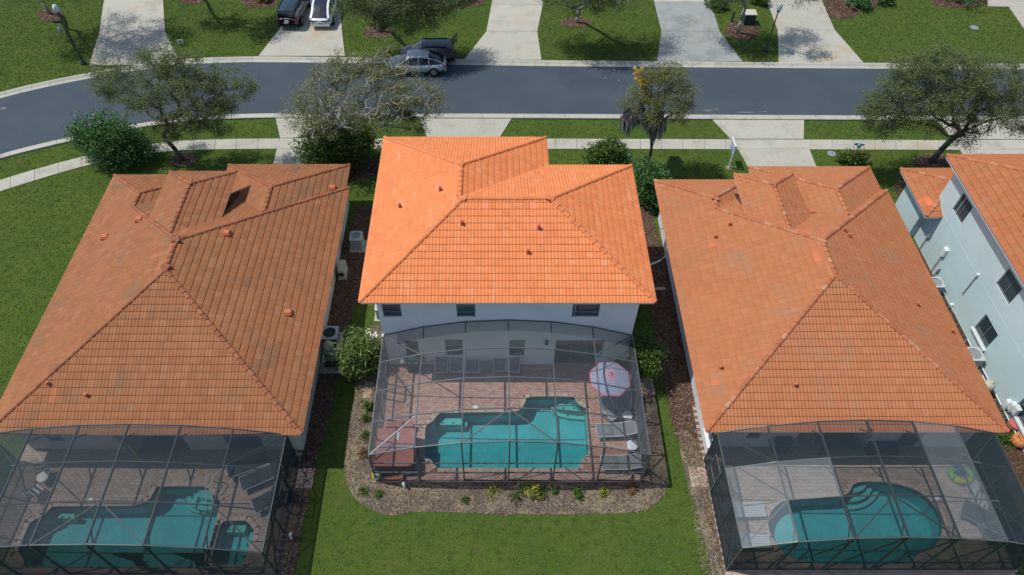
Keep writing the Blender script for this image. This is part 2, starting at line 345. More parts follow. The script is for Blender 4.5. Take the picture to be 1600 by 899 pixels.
kerb(FA, 1, 'kerb'); kerb(NA, -1, 'kerb')
# sidewalk slabs
sw_u = smooth_open(PP([(-60, 302), (0, 282), (60, 264), (120, 247.5), (185, 233), (247, 224), (277, 220.8), (340, 218.3), (420, 217.3), (600, 217.3), (855, 217.6), (1140, 218.6), (1400, 219.6), (1800, 221)]), 2)
sw_l = smooth_open(PP([(-60, 321), (0, 299.5), (60, 281), (117, 263.5), (185, 248), (240, 238.7), (287, 235.2), (345, 233.8), (420, 233.3), (600, 233.3), (855, 233.4), (1140, 233.8), (1400, 234.8), (1800, 236)]), 2)
sw = bpy.data.objects.new('sidewalk', None); C.objects.link(sw); tag(sw, kind='structure')
def resample(pts, n):
    L = [0]
    for i in range(1, len(pts)): L.append(L[-1]+(pts[i]-pts[i-1]).length)
    out = []; j = 1
    for k in range(n+1):
        s = L[-1]*k/n
        while j < len(pts)-1 and L[j] < s: j += 1
        out.append(pts[j-1].lerp(pts[j], (s-L[j-1])/max(1e-6, L[j]-L[j-1])))
    return out
nu = 55; U_, L_ = resample(sw_u, nu), resample(sw_l, nu)
MB().sheet(sw_u+sw_l[::-1], z=.006).build('slab_joint', mDIRT, sw)
for k in range(nu):
    d = (U_[k+1]-U_[k]).normalized()*.012; dd = (L_[k+1]-L_[k]).normalized()*.012
    MB().prism([U_[k]+d, U_[k+1]-d, L_[k+1]-dd, L_[k]+dd], -.05, .04+.006*random.random()).build('slab', mCONC, sw)
# driveways, each cast in slabs
def driveway(rows, nm='driveway', stained=()):
    root = bpy.data.objects.new(nm, None); C.objects.link(root); tag(root, kind='structure')
    for k in range(len(rows)-1):
        (a, b), (c, d) = [PP(r) for r in rows[k]], [PP(r) for r in rows[k+1]]
        a, b, c, d = a[0], b[0], c[0], d[0]
        s1 = (c-a).normalized()*.012; s2 = (d-b).normalized()*.012
        MB().prism([a+s1, b+s2, d-s2, c-s1], -.05, .055+.002*(k % 2)).build('driveway_slab', mCONCD if k in stained else mCONC, root)
def rows(*r): return [([(x0, y)], [(x1, y)]) for x0, x1, y in r]
driveway(rows((431, 545, 185.2), (438, 525, 216.6)))
driveway(rows((438, 528, 217), (433, 520, 233.4), (426, 500, 262)))
driveway(rows((656, 800, 185.4), (668, 780, 216.8)))
driveway(rows((668, 780, 217.4), (672, 772, 233.4), (682, 758, 262)))
driveway(rows((1112, 1256, 187), (1142, 1255.4, 218.2)))
driveway(rows((1142, 1255.4, 219), (1153, 1264, 233.6), (1171, 1277, 266)))
driveway(rows((1462, 1680, 188), (1490, 1680, 218.8)))
driveway(rows((1490, 1680, 219.5), (1500, 1680, 234.6), (1515, 1660, 262)))
driveway(rows((140, 283, 103), (156, 258, 50), (163, 255, 0), (170, 252, -40)))
driveway(rows((404, 539, 88.6), (437, 534, 46), (452, 532, 0), (460, 530, -40)))
driveway(rows((725, 846, 94.6), (760, 839.5, 50), (768, 848, 8), (776, 850, -40)))
driveway(rows((1026, 1160, 97.3), (1033.5, 1124, 50), (1022, 1110, 4), (1016, 1106, -40)), stained=(0, 1))
driveway(rows((1216.5, 1349, 99), (1215, 1304, 48), (1198, 1284, 3), (1190, 1270, -40)))
driveway(rows((1640, 1800, 100), (1603, 1780, 50), (1576, 1740, 11.5), (1543, 1700, 11), (1541, 1690, -40)))
# planting beds
def bed(px, mt, z=.014, nm='planting_bed', it=2, world=False, holes=()):
    pts = [Vector((p[0], p[1], 0)) for p in px] if world else PP(px)
    if it: pts = smooth_closed(pts, it)
    tag(MB().sheet(pts, holes, z=z).build(nm, mt), kind='structure'); return pts
bed_c = bed([(1005, 572), (1020, 596), (1033, 680), (1046, 757), (1032, 783), (1006, 798), (983, 802), (900, 804), (800, 803), (700, 801), (640, 799.5), (613, 808), (578, 797), (550, 776), (537, 738), (540, 690), (555, 622), (565, 560), (575, 520), (588, 500), (640, 560), (990, 560)], mDIRT, .014, 'dirt_bed', holes=[POOL_C])
bed_c = [p+Vector((random.gauss(0, .05), random.gauss(0, .07), 0)) for p in bed_c]
bed_l = bed([(-9.42, 9), (-9.42, 33), (-7.4, 33), (-7.4, 27), (-8.1, 24.5), (-8.3, 22), (-8.3, 18.5), (-8.45, 17), (-8.7, 15.4), (-8.75, 13), (-8.8, 9)], mMULCH, .010, 'mulch_strip', 1, True)
bed_r = bed([(10.1, 34), (8.5, 33), (8.7, 27), (8.75, 20), (8.8, 17), (9.2, 15.5), (9.5, 13.5), (9.75, 11), (9.9, 8.5), (10.6, 8.5)], mMULCH, .010, 'mulch_strip', 1, True)
bed_cw = bed([(-6.35, 20.5), (-6.4, 27), (-6.3, 33.2), (-3, 33.2), (-5.5, 30), (-5.5, 20.5)], mMULCH, .012, 'mulch_strip', 1, True)
bed_cr = bed([(6.95, 20.6), (7.0, 31.5), (2.6, 33.5), (2.6, 30.5), (6.6, 29.6), (6.7, 20.6)], mMULCH, .011, 'mulch_strip', 1, True)
bed_fr = bed([(22.2, 34), (25.8, 34), (25.8, 8), (22.5, 8)], mMULCH, .010, 'mulch_strip', 1, True)
bed_fr2 = bed([(1395, 290), (1420, 262), (1460, 262), (1500, 290), (1500, 310), (1400, 310)], mMULCH, .013, 'mulch_bed')
small_beds = [bed([(px+rx*math.cos(t), py+ry*math.sin(t)) for t in [2*PI*k/9 for k in range(9)]], mMULCH, .016, 'tree_bed', 2) for px, py, rx, ry in
  [(80, 24, 22, 10), (592, 50, 25, 11), (900, 36, 26, 8), (1160, 48, 28, 16), (1312, 14, 34, 18), (1500, 4, 50, 9), (405, 4, 30, 10), (287, 250, 22, 12), (1455, 252, 30, 12), (1010, 262, 12, 6), (540, 262, 60, 22), (300, -2, 24, 10), (715, 4, 45, 8), (1345, 5, 30, 12)]]

def scatter(name, poly, n, kindmat, l=(.05, .12), wd=(.02, .04), z=.03, hz=.03, excl=(), clump=0):
    xs = np.array([p[0] for p in poly]); ys = np.array([p[1] for p in poly])
    x = RNG.uniform(xs.min(), xs.max(), n*3); y = RNG.uniform(ys.min(), ys.max(), n*3); k = inpoly(x, y, poly)
    for e in excl: k &= ~inpoly(x, y, e)
    if clump: k &= (np.sin(x*1.7+2*np.sin(y*1.1))+np.sin(y*2.3+1.6*np.sin(x*.9))+.8*np.sin(x*4.1+y*3.3)+RNG.normal(0, .5, len(x))) > clump-1
    x, y = x[k][:n], y[k][:n]; n = len(x)
    a = RNG.uniform(0, PI, n); L = RNG.uniform(*l, n)/2; W = RNG.uniform(*wd, n)/2; tz = RNG.uniform(-hz, hz, n); z0 = z+RNG.uniform(0, hz, n)
    dx, dy = np.cos(a), np.sin(a)
    V = np.stack([np.stack([x-dx*L-dy*W, y-dy*L+dx*W, z0-tz], 1), np.stack([x-dx*L+dy*W, y-dy*L-dx*W, z0-tz], 1), np.stack([x+dx*L+dy*W, y+dy*L-dx*W, z0+tz], 1), np.stack([x+dx*L-dy*W, y+dy*L+dx*W, z0+tz], 1)], 1).reshape(-1, 3)
    F = np.arange(4*n).reshape(-1, 4)
    o = link(name, fastmesh(name, V, F, [kindmat])); tag(o, kind='stuff'); return o
rectp = lambda r: [(r[0], r[2]), (r[1], r[2]), (r[1], r[3]), (r[0], r[3])]
EX = [rectp(DECKS[k]) for k in 'CLR']
scatter('bark_chips', bed_c, 5000, mCHIP, (.03, .10), (.015, .03), excl=EX); scatter('dry_straw', bed_c, 4000, mSTRAW, (.05, .22), (.008, .018), excl=EX); scatter('dry_straw', bed_c, 12000, mSTRAW, (.05, .22), (.010, .022), excl=[rectp((-6.4, 7.5, 13.9, 21.2))], clump=1.0)
for b, n in ((bed_l, 8000), (bed_r, 7000), (bed_fr, 4000), (bed_cw, 1200), (bed_cr, 1200), (bed_fr2, 1500)): scatter('bark_chips', b, n, mCHIP, excl=EX)
for b in small_beds: scatter('bark_chips', b, 500, mCHIP, (.08, .16), (.04, .07))
strip = [Vector((9.0, 8.5, 0)), Vector((9.97, 8.5, 0)), Vector((9.97, 16.5, 0)), Vector((9.3, 17, 0)), Vector((9.0, 14, 0))]
bed([(9.35, 8.5), (10, 8.5), (10, 16.3), (9.15, 17.5), (8.9, 16), (9.2, 13), (9.4, 11)], mDIRT, .018, 'dirt_strip', 1, True); scatter('dry_straw', strip, 1200, mSTRAW, (.05, .15), (.01, .03))
bed([(-9.45, 8.5), (-8.9, 8.5), (-8.8, 12), (-8.75, 15.5), (-9.45, 15.5)], mDIRT, .018, 'dirt_strip', 1, True)

# ---------------------------------------------------------------- grass blades on the visible lawns
driv_polys = []
for o in C.objects:
    if o.name.startswith(('driveway_slab', 'slab')) and not o.name.startswith('slab_joint'):
        vs = [v.co for v in o.data.vertices]; driv_polys.append([(v.x, v.y) for v in vs[:len(vs)//2]])
HOUSE_RECT = [(-22.4, -9.42, 15.9, 31.5), (-5.7, 6.8, 21, 29.6), (-5.7, 2.3, 29, 32), (10.1, 22.6, 15.9, 31.5), (25.6, 40, 5, 33.2)]
def grass(n_target, yr, size, xr=(-45, 45), name='grass'):
    x = RNG.uniform(xr[0], xr[1], n_target); y = RNG.uniform(yr[0], yr[1], n_target); k = np.ones(n_target, bool)
    zz = 32*math.sin(PITCH)+y*math.cos(PITCH); px = CX+FPX*x/zz; k &= (px > -30) & (px < 1640)
    x, y = x[k], y[k]; k = np.ones(len(x), bool)
    kerbz = 0.62
    jx, jy = x+RNG.normal(0, .16, len(x)), y+RNG.normal(0, .16, len(x))
    for pl in [bed_c, bed_l, bed_r]: k &= ~inpoly(jx, jy, pl)
    for pl in [road_poly, bed_fr, bed_cw, bed_cr]+small_beds+driv_polys+EX+[rectp(h) for h in HOUSE_RECT]: k &= ~inpoly(x, y, pl)
    for sgn, line in ((1, FA), (-1, NA)):
        off = [p+Vector((0, sgn*.6, 0)) for p in line]; k &= ~inpoly(x, y, line+off[::-1])
    x, y = x[k], y[k]; n = len(x)
    a = RNG.uniform(0, 2*PI, n); b = RNG.uniform(0, 2*PI, n); h = RNG.uniform(.25, .7, n)*size; wd = size*.42; ln = RNG.uniform(.5, 1.2, n)*size
    V = np.stack([np.stack([x-np.cos(a)*wd, y-np.sin(a)*wd, np.zeros(n)], 1), np.stack([x+np.cos(a)*wd, y+np.sin(a)*wd, np.zeros(n)], 1), np.stack([x+np.cos(b)*ln, y+np.sin(b)*ln, h], 1)], 1).reshape(-1, 3)
    o = link(name, fastmesh(name, V, np.arange(3*n).reshape(-1, 3), [mBLADE])); tag(o, kind='stuff')
grass(260000, (8.5, 22), .075); grass(200000, (22, 44), .095); grass(190000, (44, 62), .11)
# ---------------------------------------------------------------- tiled hip roofs
TW, EXP = .33, .36
def tile_template():
    nseg = 8; us = [TW*k/nseg for k in range(nseg+1)]; hh = [.030*(.5-.5*math.cos(2*PI*u/(TW/2))) for u in us]; hh = [h*1.12 for h in hh]
    v = [(u, 0, .043+h) for u, h in zip(us, hh)]+[(u, .29, .036+h) for u, h in zip(us, hh)]+[(u, EXP+.02, .004+h*.8) for u, h in zip(us, hh)]+[(u, .004, .008+h*.5) for u, h in zip(us, hh)]+[(u, 0, .043+h) for u, h in zip(us, hh)]
    m = nseg+1; f = []
    for k in range(nseg): f += [(k, k+1, m+k+1, m+k), (m+k, m+k+1, 2*m+k+1, 2*m+k), (3*m+k, 3*m+k+1, 4*m+k+1, 4*m+k)]
    return np.array(v), np.array(f)
TV, TF = tile_template()
def tilemats(nm, ramp, stain, stainlo, pale, pink, streak=None):
    out = []
    for mode in ('object', 'island'):
        lay = [(.5, stain, stainlo, stainlo+.2, 5, .6), (3.5, stain, .54, .74, 4, .55), (.22, pale, .55, .70, 3, .45)]+([streak] if streak else [])
        out.append(mat(nm+'_'+mode, ramp[1], .75, lay, rnd=(mode, [(0, ramp[0]), (.35, ramp[1]), (.88, ramp[2]), (1, ramp[3])]), bump=(45, .35, .01), spec=.25, stretch=(3.2, .35, .35) if streak else None))
        out.append(mat(nm+'_new_'+mode, pink, .75, rnd=(mode, [(0, pink), (1, tuple(q*1.15 for q in pink))])))
    return out   # [obj, obj_new, island, island_new]
def cap_mesh(nm, mats):
    n = 8; vs = []; r0, r1 = .135, .115
    for s, r, dz in ((0, r0, .035), (.40, r1, .0)):
        for k in range(n+1): t = PI*k/n; vs.append((s, -r*math.cos(t), dz+r*.8*math.sin(t)))
    for k in range(n+1): t = PI*k/n; vs.append((.004, -(r0-.03)*math.cos(t), .03+(r0-.03)*.75*math.sin(t)-.02))
    m = n+1; fs = [(k, m+k, m+k+1, k+1) for k in range(n)]+[(2*m+k, k, k+1, 2*m+k+1) for k in range(n)]
    me = bpy.data.meshes.new(nm); me.from_pydata(vs, [], fs); me.materials.append(mats); me.update(); return me
class Roof:
    """a tiled roof made of hip blocks; polys hold 3-D outlines whose first edge is the eave (interior to its left)"""
    def __init__(s, pitch=.43): s.p = pitch; s.polys = []; s.lines = []; s.rects = []
    def main(s, x0, x1, y0, y1, z, skipcap=None):
        h = min(x1-x0, y1-y0)/2; zr = z+h*s.p; V = Vector; s.m = (x0, x1, y0, y1, z)
        if x1-x0 <= y1-y0: A, B = V(((x0+x1)/2, y0+h, zr)), V(((x0+x1)/2, y1-h, zr))
        else: A, B = V((x0+h, (y0+y1)/2, zr)), V((x1-h, (y0+y1)/2, zr))
        a, b, c, d = V((x0, y0, z)), V((x1, y0, z)), V((x1, y1, z)), V((x0, y1, z))
        tall = x1-x0 <= y1-y0
        if tall: s.polys += [[a, b, A], [b, c, B, A], [c, d, B], [d, a, A, B]]
        else: s.polys += [[a, b, B, A], [b, c, B], [c, d, A, B], [d, a, A]]
        fl = B if tall else A; fr = B; bl = A; br = A if tall else B
        s.lines += [(a, bl), (b, br), (c, fr), (A, B)]
        if skipcap is None: s.lines.append((d, fl))
        else: s.lines.append((d.lerp(fl, skipcap/h), fl))
        s.rects.append((x0, x1, y0, y1, z)); s.fl = (d, fl)
    def wing(s, x0, x1, y1, z, flush=False, back=None, hip_back=False):
        h = (x1-x0)/2; xm = (x0+x1)/2; zr = z+h*s.p; V = Vector; mx0, mx1, my0, my1, mz = s.m
        yb = y1-h; yr = yb
        while yr > my1-(mx1-mx0)/2+.1 and s.hmain(xm, yr) < zr-.04: yr -= .05
        ys = back if back is not None else max(my0+.5, min(yr, my1-(z-mz)/s.p)-.3)
        R1, R0 = V((xm, yb, zr)), V((xm, yr-.05, zr))
        c, d = V((x1, y1, z)), V((x0, y1, z))
        s.polys.append([c, d, R1])
        e = V((x1, min(ys, yb-.2), z)); s.polys.append([e, c, R1, R0])
        if flush: s.polys.append([d, V((x0, my1, z)), V((xm, my1-h, zr)), R1])
        else: f = V((x0, min(ys, yb-.2), z)); s.polys.append([d, f, R0, R1])
        s.lines += [(c, R1), (d, R1), (R0, R1)]; s.rects.append((x0, x1, max(my1-.5, ys) if z == mz else ys, y1, z))
    def hmain(s, x, y):
        x0, x1, y0, y1, z = s.m; d = min(x-x0, x1-x, y-y0, y1-y); return z+d*s.p if d >= 0 else -9
    def h(s, x, y, skip=None):
        best = np.full(np.shape(x), -9.0)
        for i, pl in enumerate(s.polys):
            if i == skip: continue
            u = (pl[1]-pl[0]).normalized(); n = u.cross(pl[2]-pl[0]).normalized()
            z = pl[0].z-(n.x*(x-pl[0].x)+n.y*(y-pl[0].y))/n.z
            best = np.where(inpoly(x, y, pl), np.maximum(best, z), best)
        return best
    def build(s, root, mats, under, white, newspots=(), capmat=None, maxtiles=300):
        mb = MB()
        for pl in s.polys:
            n = (pl[1]-pl[0]).cross(pl[2]-pl[0]).normalized(); mb.add([q-n*.012 for q in pl], [tuple(range(len(pl)))])
        roof = mb.build('roof', under, root, world=True)
        fb = MB()
        for x0, x1, y0, y1, z in s.rects: fb.box(((x0+x1)/2, (y0+y1)/2, z-.10), (x1-x0-.06, y1-y0-.06, .17+.004*len(fb.f)/6))
        fb.build('fascia', white, roof)
        tmesh = []
        for k in (0, 1):
            me = bpy.data.meshes.new('roof_tile'); me.from_pydata([tuple(q) for q in TV], [], [tuple(int(i) for i in f) for f in TF]); me.materials.append(mats[k]); me.polygons.foreach_set('use_smooth', [True]*len(TF)); me.update(); tmesh.append(me)
        cand, fullV, fullM, cutV, cutF, cutM = [], [], [], [], [], []
        camp = Vector((0, 0, CAM_H))
        for pi, pl in enumerate(s.polys):
            p0 = pl[0]; u = (pl[1]-pl[0]).normalized(); n = u.cross(pl[2]-pl[0]).normalized(); t = n.cross(u)
            q = np.array([((v-p0).dot(u), (v-p0).dot(t)) for v in pl]); nq = len(q)
            a0 = p0.x*u.x+p0.y*u.y                       # anchor the courses to world so that flush slopes line up
            c0 = math.floor((q[:, 0].min()+a0)/TW)*TW-a0
            nc = int((q[:, 0].max()-c0)/TW)+1; nr = int(q[:, 1].max()/EXP)+1
            M = np.array([[u.x, t.x, n.x], [u.y, t.y, n.y], [u.z, t.z, n.z]]); o3 = np.array(p0)
            bm = bmesh.new(); nb = 0; layer = []
            for r in range(nr):
                for c in range(nc):
                    ub, sb = c0+c*TW, r*EXP-.05
                    cor = np.array([(ub+.01, sb+.06), (ub+TW-.01, sb+.06), (ub+TW-.01, sb+EXP), (ub+.01, sb+EXP)])
                    d = np.full((4,), 9.0)
                    for i in range(nq):
                        if i == 0: continue
                        e = q[(i+1) % nq]-q[i]; d = np.minimum(d, (e[0]*(cor[:, 1]-q[i, 1])-e[1]*(cor[:, 0]-q[i, 0]))/np.hypot(*e))
                    if d.max() <= 0: continue
                    wc = (M@np.c_[cor, np.zeros(4)].T).T+o3
                    if (wc[:, 2] < s.h(wc[:, 0], wc[:, 1], pi)-.015).all(): continue
                    jt = random.gauss(0, .004); loc = o3+M@np.array([ub, sb, random.uniform(0, .006)])
                    cen = Vector(wc.mean(0)); new = any((cen.x-a)**2+(cen.y-b)**2 < rr*rr for a, b, rr in newspots)
                    if d.min() >= -.02:
                        x, y, zz = project(cen); sc = abs((camp-cen).normalized().dot(n))/zz**2 if -5 < x < 1605 and -5 < y < 900 else 0
                        cand.append((sc, loc, M, new, jt))
                    else:
                        V = (M@(TV+np.array([ub, sb, 0])).T).T+o3; nv = [bm.verts.new(v) for v in V]
                        for f in TF: fc = bm.faces.new([nv[i] for i in f]); fc.material_index = 1 if new else 0
            for i in range(1, nq):
                e = pl[(i+1) % nq]-pl[i]; on = e.cross(n).normalized()
                bmesh.ops.bisect_plane(bm, geom=bm.verts[:]+bm.edges[:]+bm.faces[:], plane_co=pl[i], plane_no=on, clear_outer=True)
            bm.verts.index_update(); off = len(cutV); cutV += [tuple(v.co) for v in bm.verts]
            for f in bm.faces: cutF.append(tuple(v.index+off for v in f.verts)); cutM.append(f.material_index)
            bm.free()
        cand.sort(key=lambda k: -k[0])
        for sc, loc, M, new, jt in cand[:maxtiles]:
            if sc <= 0: cand.append((0, loc, M, new, jt)); continue
            o = link('roof_tile', tmesh[1 if new else 0], roof); m4 = Matrix([list(M[k])+[loc[k]] for k in range(3)]+[[0, 0, 0, 1]])
            o.matrix_local = m4@Matrix.Rotation(jt, 4, 'Z')
        for sc, loc, M, new, jt in cand[maxtiles:]:
            off = len(cutV); V = (M@TV.T).T+loc; cutV += [tuple(v) for v in V]; cutF += [tuple(int(i)+off for i in f) for f in TF]; cutM += [1 if new else 0]*len(TF)
        me = bpy.data.meshes.new('roof_tiles'); me.from_pydata(cutV, [], cutF); me.materials.append(mats[2]); me.materials.append(mats[3]); me.polygons.foreach_set('material_index', cutM)
        me.polygons.foreach_set('use_smooth', [True]*len(cutF)); me.update()
        tag(link('roof_tiles', me, roof), kind='stuff')
        cm = cap_mesh('ridge_tile', capmat or mats[0])
        for a, b in s.lines:
            L = (b-a).length; d = (b-a).normalized(); k = 0
            while k*.36 < L-.1:
                c = a+d*(k*.36); mid = c+d*.18
                if s.h(np.array(mid.x), np.array(mid.y)) < mid.z+.08:
                    o = link('ridge_tile', cm, roof); sd = Vector((0, 0, 1)).cross(d).normalized(); n = d.cross(sd)
                    o.matrix_local = Matrix([[d.x, sd.x, n.x, c.x], [d.y, sd.y, n.y, c.y], [d.z, sd.z, n.z, c.z+.012], [0, 0, 0, 1]])@Matrix.Rotation(random.gauss(0, .02), 4, 'Z')@Matrix.Diagonal((1.1, .84, .84, 1))
                k += 1
        s.roof = roof; return roof
    def vent(s, px, py, mt, kind=0):
        # find the roof point under that pixel
        z = 3.0
        for _ in range(40): p = P(px, py, z); hz = float(s.h(np.array(p.x), np.array(p.y))); z = z*.6+max(hz, 2.5)*.4
        p = P(px, py, z); mb = MB()
        if kind == 0: mb.tube([p+Vector((0, 0, -.05)), p+Vector((0, 0, .28))], [.09, .055], 8); mb.lathe([(.0, .30), (.08, .28), (.09, .25), (.06, .23)], 8, p)
        else: mb.box(p+Vector((0, 0, .10)), (.42, .36, .2), taper=.7); mb.box(p+Vector((0, -.19, .10)), (.34, .05, .12))
        mb.build('roof_vent', mt, s.roof)

def wall_holes(mb, a, b, z0, z1, holes, depth=.12, inward=None):
    """wall from a to b (outside on the right-hand side going a->b) with window openings (s0,s1,zb,zt) and their reveals"""
    a, b = Vector(a), Vector(b); d = (b-a).normalized(); L = (b-a).length; n = Vector((d.y, -d.x, 0))
    ss = sorted({0, L, *[q for h in holes for q in h[:2]]}); zs = sorted({z0, z1, *[q for h in holes for q in h[2:4]]})
    pt = lambda s, z, k=0: a+d*s-n*k+Vector((0, 0, z))
    for i in range(len(ss)-1):
        for j in range(len(zs)-1):
            sm, zm = (ss[i]+ss[i+1])/2, (zs[j]+zs[j+1])/2
            if any(h[0] < sm < h[1] and h[2] < zm < h[3] for h in holes): continue
            mb.add([pt(ss[i], zs[j]), pt(ss[i+1], zs[j]), pt(ss[i+1], zs[j+1]), pt(ss[i], zs[j+1])], [(0, 1, 2, 3)])
    for s0, s1, zb, zt in holes:
        q = [pt(s0, zb), pt(s1, zb), pt(s1, zt), pt(s0, zt)]; r = [pt(s0, zb, depth), pt(s1, zb, depth), pt(s1, zt, depth), pt(s0, zt, depth)]
        mb.add(q+r, [(0, 4, 5, 1), (1, 5, 6, 2), (2, 6, 7, 3), (3, 7, 4, 0)])
def window(root, a, b, hole, nv=1, nh=2, fm=None, blind=.5, sill=None, depth=.12, nm='window'):
    a, b = Vector(a), Vector(b); d = (b-a).normalized(); n = Vector((d.y, -d.x, 0)); s0, s1, zb, zt = hole; fm = fm or mFRAME
    pt = lambda s, z, k: a+d*s-n*k+Vector((0, 0, z)); k = depth-.04; t = .05; mb = MB()
    mb.bar(pt(s0, zb+t/2, k), pt(s1, zb+t/2, k), t, t); mb.bar(pt(s0, zt-t/2, k), pt(s1, zt-t/2, k), t, t)
    for s in (s0+t/2, s1-t/2): mb.bar(pt(s, zb+t, k), pt(s, zt-t, k), t, t)
    for i in range(1, nv): s = s0+(s1-s0)*i/nv; mb.bar(pt(s, zb+t, k), pt(s, zt-t, k), t*.8, t*.8)
    for i in range(1, nh): z = zb+(zt-zb)*i/nh; mb.bar(pt(s0+t, z, k), pt(s1-t, z, k), t*.9, t*.9)
    w_ = mb.build(nm, fm, root, world=True)
    for i in range(nv):
        for j in range(nh):
            sa, sb = s0+(s1-s0)*i/nv, s0+(s1-s0)*(i+1)/nv; za, zc = zb+(zt-zb)*j/nh, zb+(zt-zb)*(j+1)/nh
            MB().add([pt(sa, za, depth-.02), pt(sb, za, depth-.02), pt(sb, zc, depth-.02), pt(sa, zc, depth-.02)], [(0, 1, 2, 3)]).build('pane', mGLASS if j < nh-1 or not blind else mBLIND, w_)
    if sill: MB().bar(pt(s0-.08, zb-.04, -.05), pt(s1+.08, zb-.04, -.05), .16, .09).build('sill', sill, w_)
    return w_

# colour sets (dark, mid, light, palest), lichen stain
T_C = tilemats('terracotta_clean', [(.66, .205, .070), (.71, .225, .076), (.73, .235, .082), (.74, .26, .105)], (.70, .36, .2), .78, (.74, .26, .105), (.72, .235, .115), (1.0, (.74, .36, .20), .60, .76, 2, .5))
T_L = tilemats('terracotta_weathered', [(.285, .112, .045), (.31, .123, .050), (.33, .132, .055), (.335, .148, .070)], (.17, .115, .072), .52, (.36, .16, .07), (.37, .135, .06))
T_R = tilemats('terracotta_mellow', [(.405, .148, .062), (.425, .157, .066), (.44, .166, .071), (.445, .18, .085)], (.33, .19, .105), .52, (.48, .18, .08), (.49, .155, .066))
T_F = tilemats('terracotta_right', [(.38, .132, .052), (.40, .14, .056), (.42, .15, .06), (.42, .165, .07)], (.33, .2, .11), .56, (.46, .17, .08), (.56, .16, .07))
mUND_C = mat('roof_underlay_a', (.20, .06, .02), .9); mUND_L = mat('roof_underlay_b', (.07, .03, .015), .9); mUND_R = mat('roof_underlay_c', (.13, .045, .02), .9)
mCAP_C = mat('cap_clean', (.64, .19, .065), .75, rnd=('object', [(0, (.62, .195, .07)), (1, (.70, .23, .085))]), bump=(45, .3, .01))
mCAP_L = mat('cap_weathered', (.3, .1, .04), .75, [(3, (.2, .12, .08), .58, .75)], rnd=('object', [(0, (.25, .088, .042)), (1, (.36, .13, .06))]), bump=(45, .3, .01))
mCAP_R = mat('cap_mellow', (.42, .14, .06), .75, [(3, (.36, .25, .16), .62, .78)], rnd=('object', [(0, (.36, .12, .055)), (.8, (.46, .16, .07)), (1, (.46, .24, .14))]), bump=(45, .3, .01))
mVENT_C = mat('vent_clean', (.42, .10, .05), .7); mVENT_L = mat('vent_bright', (.50, .15, .07), .7)

# ---------------------------------------------------------------- the two-storey house in the middle
hc = thing('house', 'two-storey white house with clean bright orange tile roof in the middle', 'house', (.56, 25.3, 0))
rc = Roof(); rc.main(-6.33, 7.39, 20.6, 30.1, 5.9, skipcap=4.58); rc.wing(-6.33, 2.83, 32.5, 5.9, flush=True)
def spots(px, z, r): return [(P(a, b, z).x, P(a, b, z).y, r) for a, b in px]
rc.build(hc, T_C, mUND_C, mTRIM, spots([(760, 331), (834, 331), (842, 361), (688, 300)], 7.2, .30), mCAP_C)
for q in ((688, 299), (625, 325), (722, 352), (842, 359), (825, 397)): rc.vent(*q, mVENT_C)
WX0, WX1, WY = -5.68, 6.8, 21.0
def wx(px, py, y): # x on the plane Y=y seen at that pixel
    v = (CY-py)/FPX; dy = math.cos(PITCH)+v*math.sin(PITCH); return (px-CX)/FPX*y/dy
def wz(py, y):
    v = (CY-py)/FPX; dy = math.cos(PITCH)+v*math.sin(PITCH); dz = -math.sin(PITCH)+v*math.cos(PITCH); return CAM_H+dz*y/dy
def hole_px(x0, x1, yb, yt, Y, off): return (wx(x0, yb, Y)-off, wx(x1, yb, Y)-off, max(.02, wz(yb, Y)), wz(yt, Y))
up = [(wx(599.5, 495, WY)-WX0, wx(628.5, 495, WY)-WX0, wz(495.5, WY), 5.35), (wx(714, 495, WY)-WX0, wx(743, 495, WY)-WX0, wz(495.5, WY), 5.35), (wx(893, 495, WY)-WX0, wx(935, 495, WY)-WX0, wz(495.5, WY), 5.35)]
lo = [(wx(697, 556, WY)-WX0, wx(724, 556, WY)-WX0, wz(556, WY), wz(531, WY)), (wx(794, 556.5, WY)-WX0, wx(819, 556.5, WY)-WX0, wz(556.5, WY), wz(531.5, WY)), (wx(637, 564, WY)-WX0, wx(657, 564, WY)-WX0, wz(566, WY), wz(533, WY)), (wx(865, 566, WY)-WX0, wx(938, 566, WY)-WX0, .05, wz(532, WY))]
mb = MB(); A, B = (WX0, WY, 0), (WX1, WY, 0)
wall_holes(mb, A, B, 0, 5.82, up+lo)
wall_holes(mb, (WX1, WY, 0), (WX1, 29.5, 0), 0, 5.82, [(2.5, 3.7, 3.7, 4.9)]); wall_holes(mb, (WX1, 29.5, 0), (2.2, 29.5, 0), 0, 5.82, [])
wall_holes(mb, (2.2, 29.5, 0), (2.2, 31.9, 0), 0, 5.82, []); wall_holes(mb, (2.2, 31.9, 0), (WX0, 31.9, 0), 0, 5.82, [(3, 4.6, 3.6, 4.9)]); wall_holes(mb, (WX0, 31.9, 0), (WX0, WY, 0), 0, 5.82, [])
mb.box((.5, 26, 2), (10, 7, .05)); mb.build('wall', mSTUC, hc, world=True)
for q in up: window(hc, A, B, q, 1, 3, blind=True)
for q in lo[:2]: window(hc, A, B, q, 1, 2, blind=True)
window(hc, A, B, lo[2], 1, 2, blind=False, nm='back_door'); window(hc, A, B, lo[3], 3, 1, blind=False, nm='sliding_door')
window(hc, (WX1, WY, 0), (WX1, 29.5, 0), (2.5, 3.7, 3.7, 4.9), 1, 2); window(hc, (2.2, 31.9, 0), (WX0, 31.9, 0), (3, 4.6, 3.6, 4.9), 2, 2)
lm = MB(); x = wx(854, 535, WY); lm.box((x, WY-.07, wz(534, WY)), (.16, .12, .3)); lm.build('wall_lamp', mBLACK, hc, world=True)
for s_ in (3.2, 7.9): MB().box((WX0+s_*1.3-.8, WY-.0, 4.6), (.012, .012, 1.6)).build('stucco_joint', mTRIM, hc, world=True)

